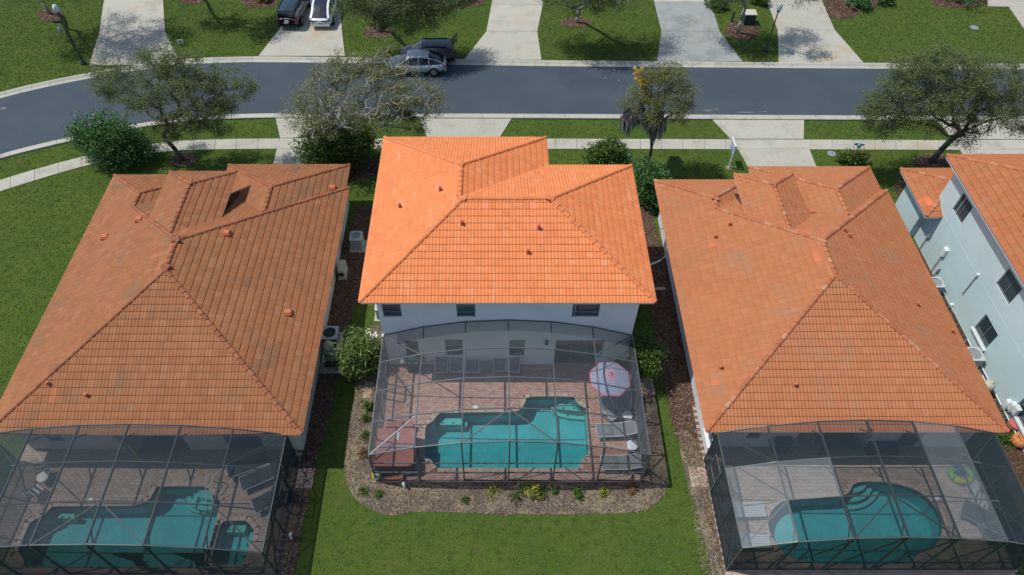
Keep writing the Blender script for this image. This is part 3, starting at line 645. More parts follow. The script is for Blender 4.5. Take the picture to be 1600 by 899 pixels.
# ---------------------------------------------------------------- single-storey houses left and right
def bungalow(nm_label, m, wA, wB, wC, tm, und, cap, stucco, news, vents, gaps, vm):
    x0, x1, y0, y1 = m; h = thing('house', nm_label, 'house', ((x0+x1)/2, (y0+y1)/2, 0)); z = 2.75
    r = Roof(); r.main(x0, x1, y0, y1, z, skipcap=(wA[1]-wA[0])/2); r.wing(wA[0], wA[1], wA[2], z, flush=True)
    r.wing(wC[0], wC[1], wC[2], z); r.wing(wB[0], wB[1], wB[2], wB[3])
    r.build(h, tm, und, mTRIM, spots(news, 4.2, .26), cap)
    for q in vents: r.vent(q[0], q[1], vm, q[2] if len(q) > 2 else 0)
    X0, X1, Y0, Y1 = x0+.6, x1-.55, y0+.6, y1-.5; mb = MB(); T = 2.68
    lz0, lz1, deep = gaps['lanai']; A = (X0, Y0, 0); B = (X1, Y0, 0)
    hl = [(a-X0, b-X0, c, d) for a, b, c, d in gaps['left']]; hr = [(a-lz1, b-lz1, c, d) for a, b, c, d in gaps['right']]
    wall_holes(mb, A, (lz0, Y0, 0), 0, T, hl); wall_holes(mb, (lz1, Y0, 0), B, 0, T, hr)
    wall_holes(mb, (lz0, Y0, 0), (lz0, Y0+deep, 0), 0, T, []); wall_holes(mb, (lz0, Y0+deep, 0), (lz1, Y0+deep, 0), 0, T, [(.5, lz1-lz0-.4, .05, 2.15)]); wall_holes(mb, (lz1, Y0+deep, 0), (lz1, Y0, 0), 0, T, [])
    sw_ = gaps.get('east', []); wall_holes(mb, B, (X1, wC[2]-.6, 0), 0, T, sw_); sl_ = gaps.get('west', []); wall_holes(mb, (X0, wA[2]-.5, 0), A, 0, T, sl_)
    wall_holes(mb, (X1, wC[2]-.6, 0), (wC[0]+.5, wC[2]-.6, 0), 0, T, []); wall_holes(mb, (wC[0]+.5, wC[2]-.6, 0), (wC[0]+.5, Y1, 0), 0, T, [])
    wall_holes(mb, (wA[1]-.5, Y1-1, 0), (wA[1]-.5, wA[2]-.5, 0), 0, T, []); wall_holes(mb, (wA[1]-.5, wA[2]-.5, 0), (X0, wA[2]-.5, 0), 0, T, [])
    bx0, bx1, by = wB[0]+.95, wB[1]-.95, wB[2]-.6; zt = wB[3]-.1
    wall_holes(mb, (bx1, y0+9, 0), (bx1, by, 0), 0, zt, []); wall_holes(mb, (bx1, by, 0), (bx0, by, 0), 0, zt, [(.4, 1.3, .05, 2.5)]); wall_holes(mb, (bx0, by, 0), (bx0, y0+9, 0), 0, zt, [])
    mb.build('wall', stucco, h, world=True)
    for q in hl: window(h, A, (lz0, Y0, 0), q, 1, 2, blind=True)
    for q in hr: window(h, (lz1, Y0, 0), B, q, 1, 2, blind=True)
    window(h, (lz0, Y0+deep, 0), (lz1, Y0+deep, 0), (.5, lz1-lz0-.4, .05, 2.15), 3, 1, blind=False, nm='sliding_door')
    for q in sw_: window(h, B, (X1, wC[2]-.6, 0), q, 1, 2, blind=True)
    for q in sl_: window(h, (X0, wA[2]-.5, 0), A, q, 1, 2, blind=True, sill=mTRIM)
    window(h, (bx1, by, 0), (bx0, by, 0), (.4, 1.3, .05, 2.5), 1, 1, blind=False, nm='front_door')
    return h, r
LY = 16.1
hl_, rl = bungalow('single-storey house on the left under a browned, lichen-stained tile roof', (-23.1, -8.8, 15.48, 31.75), (-23.1, -17.3, 32.85), (-18.5, -14.75, 30.95, 4.70), (-16.38, -9.0, 33.8), T_L, mUND_L, mCAP_L, mSTUCB,
  [(302, 388), (288, 420), (355, 365), (72, 604), (270, 445), (262, 425)], [(165, 372, 1), (218, 345, 1), (355, 366, 1), (451, 490, 1), (77, 602), (137, 620), (520, 295, 1)],
  dict(lanai=(wx(202, 708, LY), wx(303, 708, LY), 2.6), left=[(wx(95, 705, LY), wx(118, 705, LY), .9, 2.0)], right=[(wx(362, 705, LY), wx(418, 705, LY), .05, 2.1)], east=[(9.5, 10.6, 1.1, 2.1), (4.0, 5.2, 1.1, 2.1)]), mVENT_L)
hr_, rr = bungalow('single-storey house on the right of the middle house, mottled mellow tile roof', (9.55, 23.2, 15.62, 31.5), (9.55, 15.1, 32.4), (13.6, 16.9, 31.0, 4.48), (15.5, 22.85, 33.6), T_R, mUND_R, mCAP_R, mSTUC,
  [(1245, 388), (1262, 428), (1117, 373), (1125, 577)], [(1117, 373), (1139, 353), (1318, 362), (1326, 371), (1125, 577), (1241, 604), (1432, 478), (1486, 520), (1267, 333, 1), (1356, 672)],
  dict(lanai=(wx(1240, 695, LY), wx(1355, 695, LY), 3.0), left=[(wx(1165, 690, LY), wx(1186, 690, LY), .9, 2.1)], right=[(wx(1405, 690, LY), wx(1440, 690, LY), .05, 2.1)], west=[(15.2, 16.1, .9, 2.0), (12.2, 13.2, 1.2, 2.1)]), mVENT_L)

# ---------------------------------------------------------------- two-storey house at the right edge
hf = thing('house', 'tall pale house with tile roof at the right edge', 'house', (30, 22, 0))
rf = Roof(); rf.main(25.05, 39, 6, 31.0, 5.9); rf.build(hf, T_F, mUND_R, mTRIM, (), mCAP_R, maxtiles=220)
rf.vent(1597, 340, mVENT_L)
rg = Roof(); rg.main(24.7, 33, 29.3, 33.4, 2.8)
rg.build(hf, T_F, mUND_R, mTRIM, spots([(1448, 312)], 3, .35), mCAP_R, maxtiles=80)
FX = 25.62
def fy(px, py):   # Y and Z on the plane X=FX
    u = (px-CX)/FPX; v = (CY-py)/FPX; t = FX/u; return t*(math.cos(PITCH)+v*math.sin(PITCH)), CAM_H+t*(-math.sin(PITCH)+v*math.cos(PITCH))
mb = MB(); A, B = (FX, 30.4, 0), (FX, 7, 0)
def fhole(y0, y1, zb, zt): return (30.4-y1, 30.4-y0, zb, zt)
yA, zA = fy(1501, 335); yB, zB = fy(1574, 450); yC, zC = fy(1535, 520); yD, zD = fy(1590, 660)
FH = [fhole(yA-.45, yA+.75, 3.7, 5.0), fhole(yB-.7, yB+.7, 3.75, 5.0), fhole(yC-.8, yC+.6, .95, 2.2), fhole(yD-1.2, yD+.7, .75, 2.0)]
wall_holes(mb, A, B, 0, 5.82, FH); wall_holes(mb, (FX+8, 30.4, 0), A, 0, 5.82, []); wall_holes(mb, (25.25, 32.9, 0), (25.25, 30.4, 0), 0, 2.72, []); wall_holes(mb, (32.6, 32.9, 0), (25.25, 32.9, 0), 0, 2.72, []); wall_holes(mb, (25.25, 30.4, 0), (FX, 30.4, 0), 0, 2.72, [])
mb.build('wall', mSTUCR, hf, world=True)
for q in FH: window(hf, A, B, q, 2, 1, blind=False, sill=mFRAMEW if q[2] < 2 else None)
MB().box((FX-.002, 18.7, 2.95), (.012, 23.3, .03)).build('storey_joint', mSTUCR, hf, world=True)
MB().box((FX-.002, 28.6, 2.9), (.012, .025, 5.7)).build('stucco_joint', mSTUCR, hf, world=True)
def on_wall(px, py, d=.1): y, z = fy(px, py); return Vector((FX-d, y, max(.15, z)))
# ---------------------------------------------------------------- pool decks, pools and screened cages
def pavers(key, holes, mt, brick=(.20, .10)):
    x0, x1, y0, y1 = DECKS[key]
    d = MB().sheet(rectp(DECKS[key]), holes, DECKZ-.035).build('pool_deck', mDECK); tag(d, kind='structure')
    eb = MB()
    for a, b in zip(rectp(DECKS[key]), rectp(DECKS[key])[1:]+rectp(DECKS[key])[:1]): eb.add([(*a, -.05), (*b, -.05), (*b, DECKZ-.035), (*a, DECKZ-.035)], [(0, 1, 2, 3)])
    eb.build('deck_edge', mt, d)
    bw, bh = brick; g = .008; nx = int((x1-x0)/bw)+2; ny = int((y1-y0)/bh)+1
    i, j = np.meshgrid(np.arange(nx), np.arange(ny)); X = x0+(i-.5*(j % 2))*bw+bw/2; Y = y0+j*bh+bh/2; X, Y = X.ravel(), Y.ravel()
    k = (X > x0+bw*.3) & (X < x1-bw*.3) & (Y < y1-bh*.3)
    for h in holes:
        k &= ~inpoly(X, Y, h)
        for q in range(len(h)):
            a, b = h[q], h[(q+1) % len(h)]; ex, ey = b.x-a.x, b.y-a.y; t = np.clip(((X-a.x)*ex+(Y-a.y)*ey)/max(1e-9, ex*ex+ey*ey), 0, 1)
            k &= np.hypot(X-a.x-t*ex, Y-a.y-t*ey) > .13
    X, Y = X[k], Y[k]; n = len(X); z = DECKZ+RNG.uniform(-.003, .003, n); hw, hh = bw/2-g/2, bh/2-g/2; b = .012
    V = []
    for e, zz in ((0, -.035), (0, -.004), (b, 0)):
        for a, c in ((-1, -1), (1, -1), (1, 1), (-1, 1)): V.append(np.stack([X+a*(hw-e), Y+c*(hh-e), z+zz], 1))
    V = np.stack(V, 1).reshape(-1, 3); o = np.arange(n)[:, None]*12
    F = np.concatenate([o+np.array([[8, 9, 10, 11]])]+[o+np.array([[4+q, 4+(q+1) % 4, 8+(q+1) % 4, 8+q]]) for q in range(4)]+[o+np.array([[q, (q+1) % 4, 4+(q+1) % 4, 4+q]]) for q in range(4)])
    tag(link('brick_pavers', fastmesh('brick_pavers', V, F, [mt]), d), kind='stuff'); return d
pavers('C', [POOL_C], mPAV, (.21, .105)); pavers('L', [POOL_L, SPA_L], mPAVG, (.30, .15)); pavers('R', [POOL_R], mPAVG, (.34, .17))
def pad(px, rz=0, sx=1.0, sy=1.2):
    c = P(*px); root = bpy.data.objects.new('door_pad', None); C.objects.link(root); root.location = (c.x, c.y, 0); tag(root, kind='structure'); MB().box((0, 0, .0), (sx, sy, .06)).build('pad_base', mDECK, root)
    for i in range(int(sx/.2)):
        for j in range(int(sy/.2)): MB().box((-sx/2+.1+i*.2, -sy/2+.1+j*.2, .032), (.19, .19, .03)).build('paver', mPAVS, root)
mPAVS = mat('pad_paver', (.4, .3, .25), .85, rnd=('object', [(0, (.34, .23, .18)), (1, (.48, .38, .31))]))
pad((578, 607), sx=.6, sy=1.2); pad((1010, 605), sx=.8, sy=1.0); pad((477, 748), sx=.8, sy=1.0); pad((1090, 743), sx=.8, sy=1.2)

def pool(nm, label, cat, out, depth, centre_label=None, coping=.32, floor=mBASIN):
    c = sum(out, Vector((0, 0)))/len(out); root = thing(nm, label, cat, (c.x, c.y, 0)); A = sum(out[i].x*out[(i+1) % len(out)].y-out[(i+1) % len(out)].x*out[i].y for i in range(len(out)))
    o = out if A > 0 else out[::-1]; n = len(o); mb = MB()
    for i in range(n):
        a, b = o[i], o[(i+1) % n]
        mb.add([(a.x, a.y, -.30), (b.x, b.y, -.30), (b.x, b.y, -depth), (a.x, a.y, -depth)], [(3, 2, 1, 0)][::1])
        mb.add([(a.x, a.y, DECKZ-.02), (b.x, b.y, DECKZ-.02), (b.x, b.y, -.30), (a.x, a.y, -.30)], [(3, 2, 1, 0)], 1)
    mb.sheet(o, z=-depth); mb.build('basin', [floor, mTILEBAND], root, world=True)
    MB().sheet(o, z=-.06).build('water', mWATER, root, world=True)
    P3 = [Vector((p.x, p.y, 0)) for p in o]+[Vector((o[0].x, o[0].y, 0))]; L = sum((P3[i+1]-P3[i]).length for i in range(n)); m = max(8, int(L/coping)); q = resample(P3, m)
    for k in range(m):
        a, b = q[k], q[k+1]; d = (b-a).normalized(); nn = Vector((d.y, -d.x, 0)); a, b = a+d*.006, b-d*.006
        vs = []
        for z in (DECKZ-.03, DECKZ+.012): vs += [a-nn*.02+Vector((0, 0, z)), b-nn*.02+Vector((0, 0, z)), b+nn*.20+Vector((0, 0, z)), a+nn*.20+Vector((0, 0, z))]
        MB().add(vs, [(0, 1, 2, 3), (7, 6, 5, 4), (4, 5, 1, 0), (5, 6, 2, 1), (6, 7, 3, 2), (7, 4, 0, 3)]).build('coping_stone', mCOP, root, world=True)
    return root
pc = pool('swimming_pool', 'turquoise pool with notched corners behind the middle white house', 'swimming pool', POOL_C, 1.05)
pl_ = pool('swimming_pool', 'dark teal pool with notched corners under the left cage', 'swimming pool', POOL_L, 1.05)
pr_ = pool('swimming_pool', 'rounded teal pool with curved steps under the right cage', 'swimming pool', POOL_R, 1.05)
ps_ = pool('spa_tub', 'small sunken spa beside the dark teal pool in the left cage', 'spa', SPA_L, .8)
def steps(root, polys, dots):
    for px, z0, z1 in polys: MB().prism([Vector((p.x, p.y)) for p in PP(px, z1)], z0, z1).build('step', mSTEP, root, world=True)
    for a, b, z in dots:
        p = P(a, b, z); MB().lathe([(.045, 0), (.045, .012), (0, .013)], 8, (p.x, p.y, z)).build('step_marker', mDOT, root, world=True)
def arc(cx, cy, rx, ry, t0, t1, n=8): return [(cx+rx*math.cos(R(t0+(t1-t0)*k/n)), cy+ry*math.sin(R(t0+(t1-t0)*k/n))) for k in range(n+1)]
steps(pc, [(arc(918, 622, 30, 11, 90, 180)+[(897, 622), (904, 631), (915, 636)], -1.04, -.25), (arc(916, 636, 48, 9, 90, 190)+[(886, 624), (904, 631), (914, 637)], -1.04, -.55), (arc(917, 640, 58, 16, 92, 200)+[(870, 624), (914, 637)], -1.04, -.85),
  ([(688, 652), (720, 651), (722, 664), (686, 664)], -1.04, -.40), ([(684, 646), (735, 646), (735, 652), (728, 668), (678, 668)], -1.04, -.75)],
  [(880, 626, -.23), (893, 626, -.23), (860, 638, -.53), (880, 638, -.53), (897, 638, -.53), (870, 649, -.83), (887, 649, -.83), (902, 649, -.83), (692, 661, -.38), (708, 661, -.38)])
steps(pl_, [(arc(330, 772, 22, 9, 90, 200)+[(315, 762), (326, 764), (332, 776), (334, 780)], -1.04, -.25), (arc(334, 785, 38, 14, 90, 210)+[(305, 764), (325, 764), (338, 780)], -1.04, -.55), (arc(336, 787, 48, 18, 92, 200)+[(295, 766), (325, 765), (340, 782)], -1.04, -.85),
  ([(92, 803), (118, 803), (114, 810), (88, 810)], -1.04, -.45)], [(300, 778, -.53), (312, 783, -.53), (326, 782, -.53), (302, 793, -.83), (318, 797, -.83), (333, 792, -.83), (290, 783, -.83), (97, 808, -.43), (108, 808, -.43)])
steps(pr_, [([(1334, 754), (1352, 756)]+arc(1332, 756, 22, 14, 0, 90, 6), -1.04, -.25), ([(1334, 754), (1362, 756)]+arc(1330, 758, 34, 26, 0, 95, 8)+[(1326, 774)], -1.04, -.55), ([(1334, 756), (1372, 758)]+arc(1328, 762, 46, 34, 0, 100, 8)+[(1318, 778)], -1.04, -.85)], [])
steps(ps_, [([(354, 820), (386, 819), (382, 832), (352, 832)], -.78, -.35), ([(392, 832), (398, 832), (384, 868), (378, 868)], -.78, -.35)], [(358, 828, -.33), (386, 836, -.33), (386, 850, -.33)])

UNIT = {}
def unit_box(m):
    if m.name not in UNIT:
        b = MB().box((0, 0, 0), (1, 1, 1)); me = bpy.data.meshes.new('bar'); me.from_pydata(b.v, [], b.f); me.materials.append(m); me.update(); UNIT[m.name] = me
    return UNIT[m.name]
def member(root, nm, p, q, w_, h_, m):
    p, q = Vector(p), Vector(q); d = (q-p); L = d.length; d.normalize(); U = Vector((0, 0, 1))
    if abs(d.z) > .97: U = Vector((0, 1, 0))
    sd = d.cross(U).normalized(); U = sd.cross(d); c = (p+q)/2
    o = link(nm, unit_box(m), root, world=True)
    o.matrix_basis = Matrix([[d.x, sd.x, U.x, c.x], [d.y, sd.y, U.y, c.y], [d.z, sd.z, U.z, c.z], [0, 0, 0, 1]])@Matrix.Diagonal((L, w_, h_, 1)); return o
def cage(key, label, ze, zm, nby, m, mback, scr, greyish=(), back_up=False, doors=(), xbrace=False):
    x0, x1, y0, y1 = CAGES[key]; nb = 6; root = thing('pool_cage', label, 'screen enclosure', ((x0+x1)/2, (y0+y1)/2, DECKZ))
    xs = [x0+(x1-x0)*i/nb for i in range(nb+1)]; zs = [ze+(zm-ze)*(1-((i-nb/2)/(nb/2))**2) for i in range(nb+1)]; ys = [y0+(y1-y0)*j/nby for j in range(nby+1)]
    Vt = lambda i, j: Vector((xs[i], ys[j], zs[i]))
    for i in range(nb+1):
        member(root, 'beam', Vt(i, 0)+Vector((0, .0, -.03)), Vt(i, nby)+Vector((0, 0, -.03)), .05, .13, m)
        member(root, 'post', (xs[i], y0, DECKZ), (xs[i], y0, zs[i]-.09), .06, .09, m)
        if 0 < i < nb: member(root, 'knee_brace', (xs[i], y0+.03, zs[i]-.75), (xs[i], y0+.55, zs[i]-.12), .04, .05, m)
        if 0 < i < nb and not back_up: member(root, 'knee_brace', (xs[i], y1-.03, zs[i]-.75), (xs[i], y1-.55, zs[i]-.12), .04, .05, m)
    for j in range(nby+1):
        for i in range(nb): member(root, 'purlin', Vt(i, j)+Vector((.03, 0, .02)), Vt(i+1, j)+Vector((-.03, 0, .02)), .05, .05, mback if j == nby else m)
        for k, xx in ((0, x0), (nb, x1)):
            if j > 0: member(root, 'post', (xx, ys[j], DECKZ), (xx, ys[j], ze-.06), .055, .055, m)
    for z in (DECKZ+.03, .95):
        for i in range(nb): member(root, 'rail', (xs[i]+.03, y0, z), (xs[i+1]-.03, y0, z), .05, .055, m)
        for xx in (x0, x1):
            for j in range(nby): member(root, 'rail', (xx, ys[j]+.03, z), (xx, ys[j+1]-.03, z), .05, .055, m)
    if key == 'C':
        for i in range(nb): member(root, 'rail', (xs[i]+.03, y0, 1.9), (xs[i+1]-.03, y0, 1.9), .045, .045, m)
    br = lambda a, b: member(root, 'brace', a+Vector((0, 0, -.035)), b+Vector((0, 0, -.035)), .05, .05, m)
    br(Vt(0, 0), Vt(1, 1)); br(Vt(nb, 0), Vt(nb-1, 1)); br(Vt(0, nby), Vt(1, nby-1)); br(Vt(nb, nby), Vt(nb-1, nby-1))
    br(Vt(3, 1), Vt(2, 0)); br(Vt(3, 1), Vt(4, 0))
    bz = lambda i, f: Vector((xs[i], y0+.02, f))
    if xbrace:
        for i in range(nb): member(root, 'brace', (xs[i]+.05, y0+.02, .12), (xs[i+1]-.05, y0+.02, zs[i+1]-.15) if i % 2 == 0 else (xs[i+1]-.05, y0+.02, min(zs[i], zs[i+1])-.15), .045, .05, m)
    else:
        for i in (0, 2, 3, 5): member(root, 'brace', (xs[i]+.05, y0+.02, .12), (xs[i+1]-.05, y0+.02, .93), .045, .05, m)
    for xx in (x0+.02, x1-.02): member(root, 'brace', (xx, ys[0]+.05, .1), (xx, ys[1]-.05, ze-.15), .045, .05, m); member(root, 'brace', (xx, ys[-1]-.05, .1), (xx, ys[-2]+.05, ze-.15), .045, .05, m)
    for side, yd in doors:
        xx = x0 if side < 0 else x1; xo = xx+side*.035; d = MB()
        for a, b in (((xo, yd, .1), (xo, yd, 2.1)), ((xo, yd+.9, .1), (xo, yd+.9, 2.1)), ((xo, yd+.03, 2.08), (xo, yd+.87, 2.08)), ((xo, yd+.03, 1.0), (xo, yd+.87, 1.0)), ((xo, yd+.03, .14), (xo, yd+.87, .14))): d.bar(a, b, .06, .06)
        d.build('screen_door', mback if key == 'R' else m, root, world=True)
    sp = lambda nm, q, mt: MB().add(q, [(0, 1, 2, 3)]).build(nm, mt, root, world=True)
    up = Vector((0, 0, .052))
    for i in range(nb):
        for j in range(nby): sp('screen_panel', [Vt(i, j)+up, Vt(i+1, j)+up, Vt(i+1, j+1)+up, Vt(i, j+1)+up], (mSCREENM if i > 2 else mSCREENL) if (i, j) in greyish else scr)
        sp('screen_panel', [(xs[i], y0-.03, DECKZ), (xs[i+1], y0-.03, DECKZ), (xs[i+1], y0-.03, zs[i+1]), (xs[i], y0-.03, zs[i])], scr)
    for xx, e in ((x0, -.03), (x1, .03)):
        for j in range(nby): sp('screen_panel', [(xx+e, ys[j], DECKZ), (xx+e, ys[j+1], DECKZ), (xx+e, ys[j+1], ze), (xx+e, ys[j], ze)], scr)
    return root, xs, ys, zs
cgC = cage('C', 'grey framed pool cage against the two-storey white house', 2.72, 4.0, 4, mALU, mALUD, mSCREENC, back_up=True, doors=((-1, 18.9), (1, 18.9)))
cgL = cage('L', 'bluish grey pool cage with navy curtains at bottom left', 2.70, 3.66, 3, mALUL, mALUL, mSCREEN, doors=((1, 12.9),))
cgR = cage('R', 'olive grey pool cage with pale dusty panels at bottom right', 2.70, 3.9, 3, mALUR, mALUR, mSCREEN, greyish=((0, 0), (0, 1), (1, 1), (4, 0), (4, 1), (4, 2)), doors=((-1, 13.9),), xbrace=True)

# ---------------------------------------------------------------- things on the decks
def deckat(px, py, h=0): return P(px, py, DECKZ+h).xy.to_3d()+Vector((0, 0, DECKZ))
def chaise(nm, label, cat, back=35, sling=mSLING, tubem=mCHROME, W=.66, L=1.95, head=None, seat_h=.36, blen=.75):
    """sling lounger: foot at -y, back raised at +y end"""
    t = thing(nm, label, cat); bl = L-blen; a = R(back); top = Vector((0, bl+blen*math.cos(a), seat_h+blen*math.sin(a)))
    for sx in (-1, 1):
        x = sx*W/2; MB().tube([(x, 0, seat_h), (x, bl, seat_h), (x, top.y, top.z)], .024, 7).build('side_rail', tubem, t)
        MB().tube([(x, .22, seat_h), (x*1.05, .15, 0)], .022, 6).build('leg', tubem, t); MB().tube([(x, bl-.1, seat_h), (x*1.05, bl, 0)], .022, 6).build('leg', tubem, t)
        if cat == 'chair': MB().tube([(x*1.06, bl-.45, seat_h), (x*1.06, bl-.45, seat_h+.24), (x*1.06, bl+.12, seat_h+.26)], .022, 6).build('armrest', tubem, t)
    s = MB(); n = 6; w2 = W/2-.025
    for k in range(n): y0, y1 = bl*k/n, bl*(k+1)/n; f = lambda y: seat_h-.03*math.sin(PI*y/bl); s.add([(-w2, y0, f(y0)), (w2, y0, f(y0)), (w2, y1, f(y1)), (-w2, y1, f(y1))], [(0, 1, 2, 3)])
    s.box((0, bl/2, seat_h-.035), (W-.12, bl-.06, .02)); s.build('seat', sling, t, True)
    b = MB(); b.add([(-w2, bl+.02, seat_h), (w2, bl+.02, seat_h), (w2, top.y, top.z), (-w2, top.y, top.z)], [(0, 1, 2, 3)]); dn = Vector((0, math.sin(a), -math.cos(a)))*.02
    b.add([(-w2, bl+.02, seat_h)+dn if 0 else Vector((-w2, bl+.02, seat_h))+dn, Vector((w2, bl+.02, seat_h))+dn, Vector((w2, top.y, top.z))+dn, Vector((-w2, top.y, top.z))+dn], [(3, 2, 1, 0)]); b.build('backrest', sling, t)
    if head: MB().bar(top+Vector((-w2+.06, -.1, .02)), top+Vector((w2-.06, -.1, .02)), .22, .09, up=(0, math.sin(a), -math.cos(a))).build('headrest', head, t)
    MB().tube([(-W/2, top.y, top.z), (W/2, top.y, top.z)], .022, 6).build('top_rail', tubem, t)
    MB().tube([(-W/2, 0, seat_h), (W/2, 0, seat_h)], .022, 6).build('foot_rail', tubem, t)
    return t
G1 = 'sling chairs along the back wall'
c1 = chaise('sling_chair', 'grey sling chair nearest the barbecue against the white wall', 'chair', 62, mSLING, L=1.25, blen=.72, W=.62)
def place(o, px, py, rz, h=0): o.location = deckat(px, py, h); o.rotation_euler = (0, 0, R(rz)); return o
place(c1, 690, 588, 0); c1['group'] = G1
c2 = dup(c1, deckat(713, 587), R(-1), 'grey sling chair second from the barbecue, below the first window', G1)
c3 = chaise('sling_chair', 'long grey lounge chair with grey headrest beside the small table', 'chair', 52, mSLING, L=1.45, blen=.8, W=.66, head=mSLING); place(c3, 738, 588, 0); c3['group'] = G1
c4 = chaise('sling_chair', 'grey chair with a blue headrest by the second window', 'chair', 62, mSLING, L=1.25, blen=.72, W=.62, head=mSLINGB); place(c4, 781, 586, 0); c4['group'] = G1
c5 = dup(c1, deckat(801, 587), R(-7), 'grey sling chair turned slightly, last in the row under the window', G1)
t = thing('side_table', 'low grey sling side table between two chairs', 'table', deckat(759, 578))
MB().box((0, 0, .42), (.6, .5, .03)).build('table_top', mSLING, t)
for a in (-1, 1):
    for b in (-1, 1): MB().tube([(a*.27, b*.22, .41), (a*.28, b*.23, 0)], .018, 6).build('leg', mCHROME, t)
G2 = 'sun loungers beside the turquoise pool'
lA = chaise('sun_lounger', 'grey sling lounger between the two white round tables', 'sun lounger', 22, mSLING, W=.72, L=1.95); place(lA, 931, 678, -88); lA['group'] = G2
lB = dup(lA, deckat(938, 728), R(-90), 'grey sling lounger below both white round tables, nearest the cage front', G2)
lC = chaise('sun_lounger', 'rounded grey lounge chair just below the striped umbrella', 'sun lounger', 42, mSLING, mCHROME, W=.66, L=1.35, blen=.7); place(lC, 963, 658, 35); lC['group'] = G2
lD = chaise('sling_armchair', 'dark grey armchair with white arms against the side screen', 'chair', 60, mSLING, mCHROME, W=.66, L=1.15, blen=.62); place(lD, 972, 646, -10)
lE = chaise('sun_lounger', 'grey lounger with its foot end under the striped umbrella', 'sun lounger', 38, mSLING, mCHROME, W=.64, L=1.4, blen=.7); place(lE, 944, 632, -50); lE['group'] = G2
def round_table(px, py, label, r=.26, h=.48, grp=None, m=None):
    t = thing('round_table', label, 'table', deckat(px, py), 0, grp); m = m or mTABLE
    MB().lathe([(0, h-.035), (r*.9, h-.035), (r, h-.02), (r, h), (r*.94, h+.01), (0, h+.01)], 24).build('table_top', m, t, True)
    for k in range(3): a = 2*PI*k/3+.4; MB().tube([(.06*math.cos(a), .06*math.sin(a), h-.04), (r*.75*math.cos(a), r*.75*math.sin(a), 0)], .018, 6).build('leg', mCHROME, t)
    return t
G3 = 'white round tables by the loungers'
round_table(978, 657, 'white round side table up by the dark armchair', grp=G3); round_table(985, 703, 'white round side table down beside the cage front corner', .28, grp=G3)
# umbrella
u = thing('patio_umbrella', 'red, white and blue striped patio umbrella', 'umbrella', deckat(945, 626)); H = 2.05; Rr = 1.06
MB().lathe([(.0, .0), (.24, .0), (.24, .05), (.05, .09), (.03, .3), (0, .3)], 16).build('base', mSTEEL, u); MB().tube([(0, 0, .2), (0, 0, H+.5)], .022, 8).build('pole', mCHROME, u)
cb = MB(); n = 8; NB = 25; mats = [mRED, mUWHITE, mUBLUE]
def ring(k): r = Rr*k/NB; return [(r*math.cos(2*PI*(a+.5)/n), r*math.sin(2*PI*(a+.5)/n), H+.46-.46*(k/NB)**1.25) for a in range(n)]
cols = [0, 1, 0, 0, 1, 0, 1, 0]+[1, 2]*7+[1, 0, 0]
for k in range(NB):
    a, b = ring(k), ring(k+1); cb.add(a+b, [(q, n+q, n+(q+1) % n, (q+1) % n) for q in range(n)], cols[k])
cb.build('canopy', mats, u); MB().lathe([(.03, 0), (.05, .04), (0, .12)], 8, (0, 0, H+.45)).build('finial', mRED, u)
for a in range(n): q = 2*PI*(a+.5)/n; MB().tube([(.03*math.cos(q), .03*math.sin(q), H+.40), (Rr*.98*math.cos(q), Rr*.98*math.sin(q), H-.02)], .01, 4).build('rib', mCHROME, u)
# hot tub with folded cover
hx, hy = deckat(619, 712).x, deckat(619, 712).y
h = thing('hot_tub', 'hot tub under a folded red-brown cover in the cage corner', 'hot tub', (hx, hy, DECKZ))
def rrect(w_, d_, r, n=5): return [(sx*(w_/2-r)+r*math.cos(t0+PI/2*k/n), sy*(d_/2-r)+r*math.sin(t0+PI/2*k/n)) for sx, sy, t0 in ((1, 1, 0), (-1, 1, PI/2), (-1, -1, PI), (1, -1, 1.5*PI)) for k in range(n+1)]
MB().prism(rrect(1.9, 2.0, .25), 0, .78).build('cabinet', mSPAW, h)
for k in range(10): MB().box((-.8+.178*k, -1.0, .38), (.15, .03, .68)).build('slat', mSPAW, h)
for s_ in (-1, 1): MB().prism([(x, y*.5+s_*.505) for x, y in rrect(1.94, 1.94, .34)], .80, .93).build('cover_half', mSPA, h)
MB().bar((-.9, 0, .97), (.95, 0, .97), .10, .04).build('cover_hinge', mSLING, h)
MB().add([(.05, .35, .95), (.18, .35, .952), (.2, .75, .951), (.1, .72, .95), (-.05, .78, .953)], [(0, 1, 2, 3, 4)]).build('worn_patch', mUWHITE, h)
cm = MB(); cm.box((hx+.3, hy+1.25, DECKZ+.35), (1.3, .35, .7)); 
st = thing('spa_step', 'reddish storage step behind the hot tub', 'step', (hx, hy+1.3, DECKZ)); MB().box((.1, 0, .16), (1.3, .55, .32)).build('lower_tread', mSPA, st); MB().box((.1, .14, .40), (1.3, .28, .16)).build('upper_tread', mSPA, st)
# balls
def ball(px, py, r, label, ms, grp=None):
    p = deckat(px, py); mb = MB(); nl = 12
    for k in range(nl):
        vs = []
        for e in range(2):
            for q in range(9): t_ = PI*q/8; a = 2*PI*(k+e)/nl; vs.append((r*math.sin(t_)*math.cos(a), r*math.cos(t_), r+r*math.sin(t_)*math.sin(a)))
        mb.add(vs, [(q, q+1, 9+q+1, 9+q) for q in range(8)], (k//2) % len(ms))
    o = mb.build('beach_ball', ms, None, True); o.location = p; tag(o, label, 'ball', grp); return o
ball(590, 746, .24, 'yellow and pale beach ball in the cage corner by the hot tub', [mFLOATY, mUWHITE, mFLOATY])
tag(MB().bar((0, 0, .05), (1.0, .12, .05), .14, .07).build('foam_float', mORANGE), 'orange flat foam float beside the beach ball', 'pool float').location = deckat(598, 750)
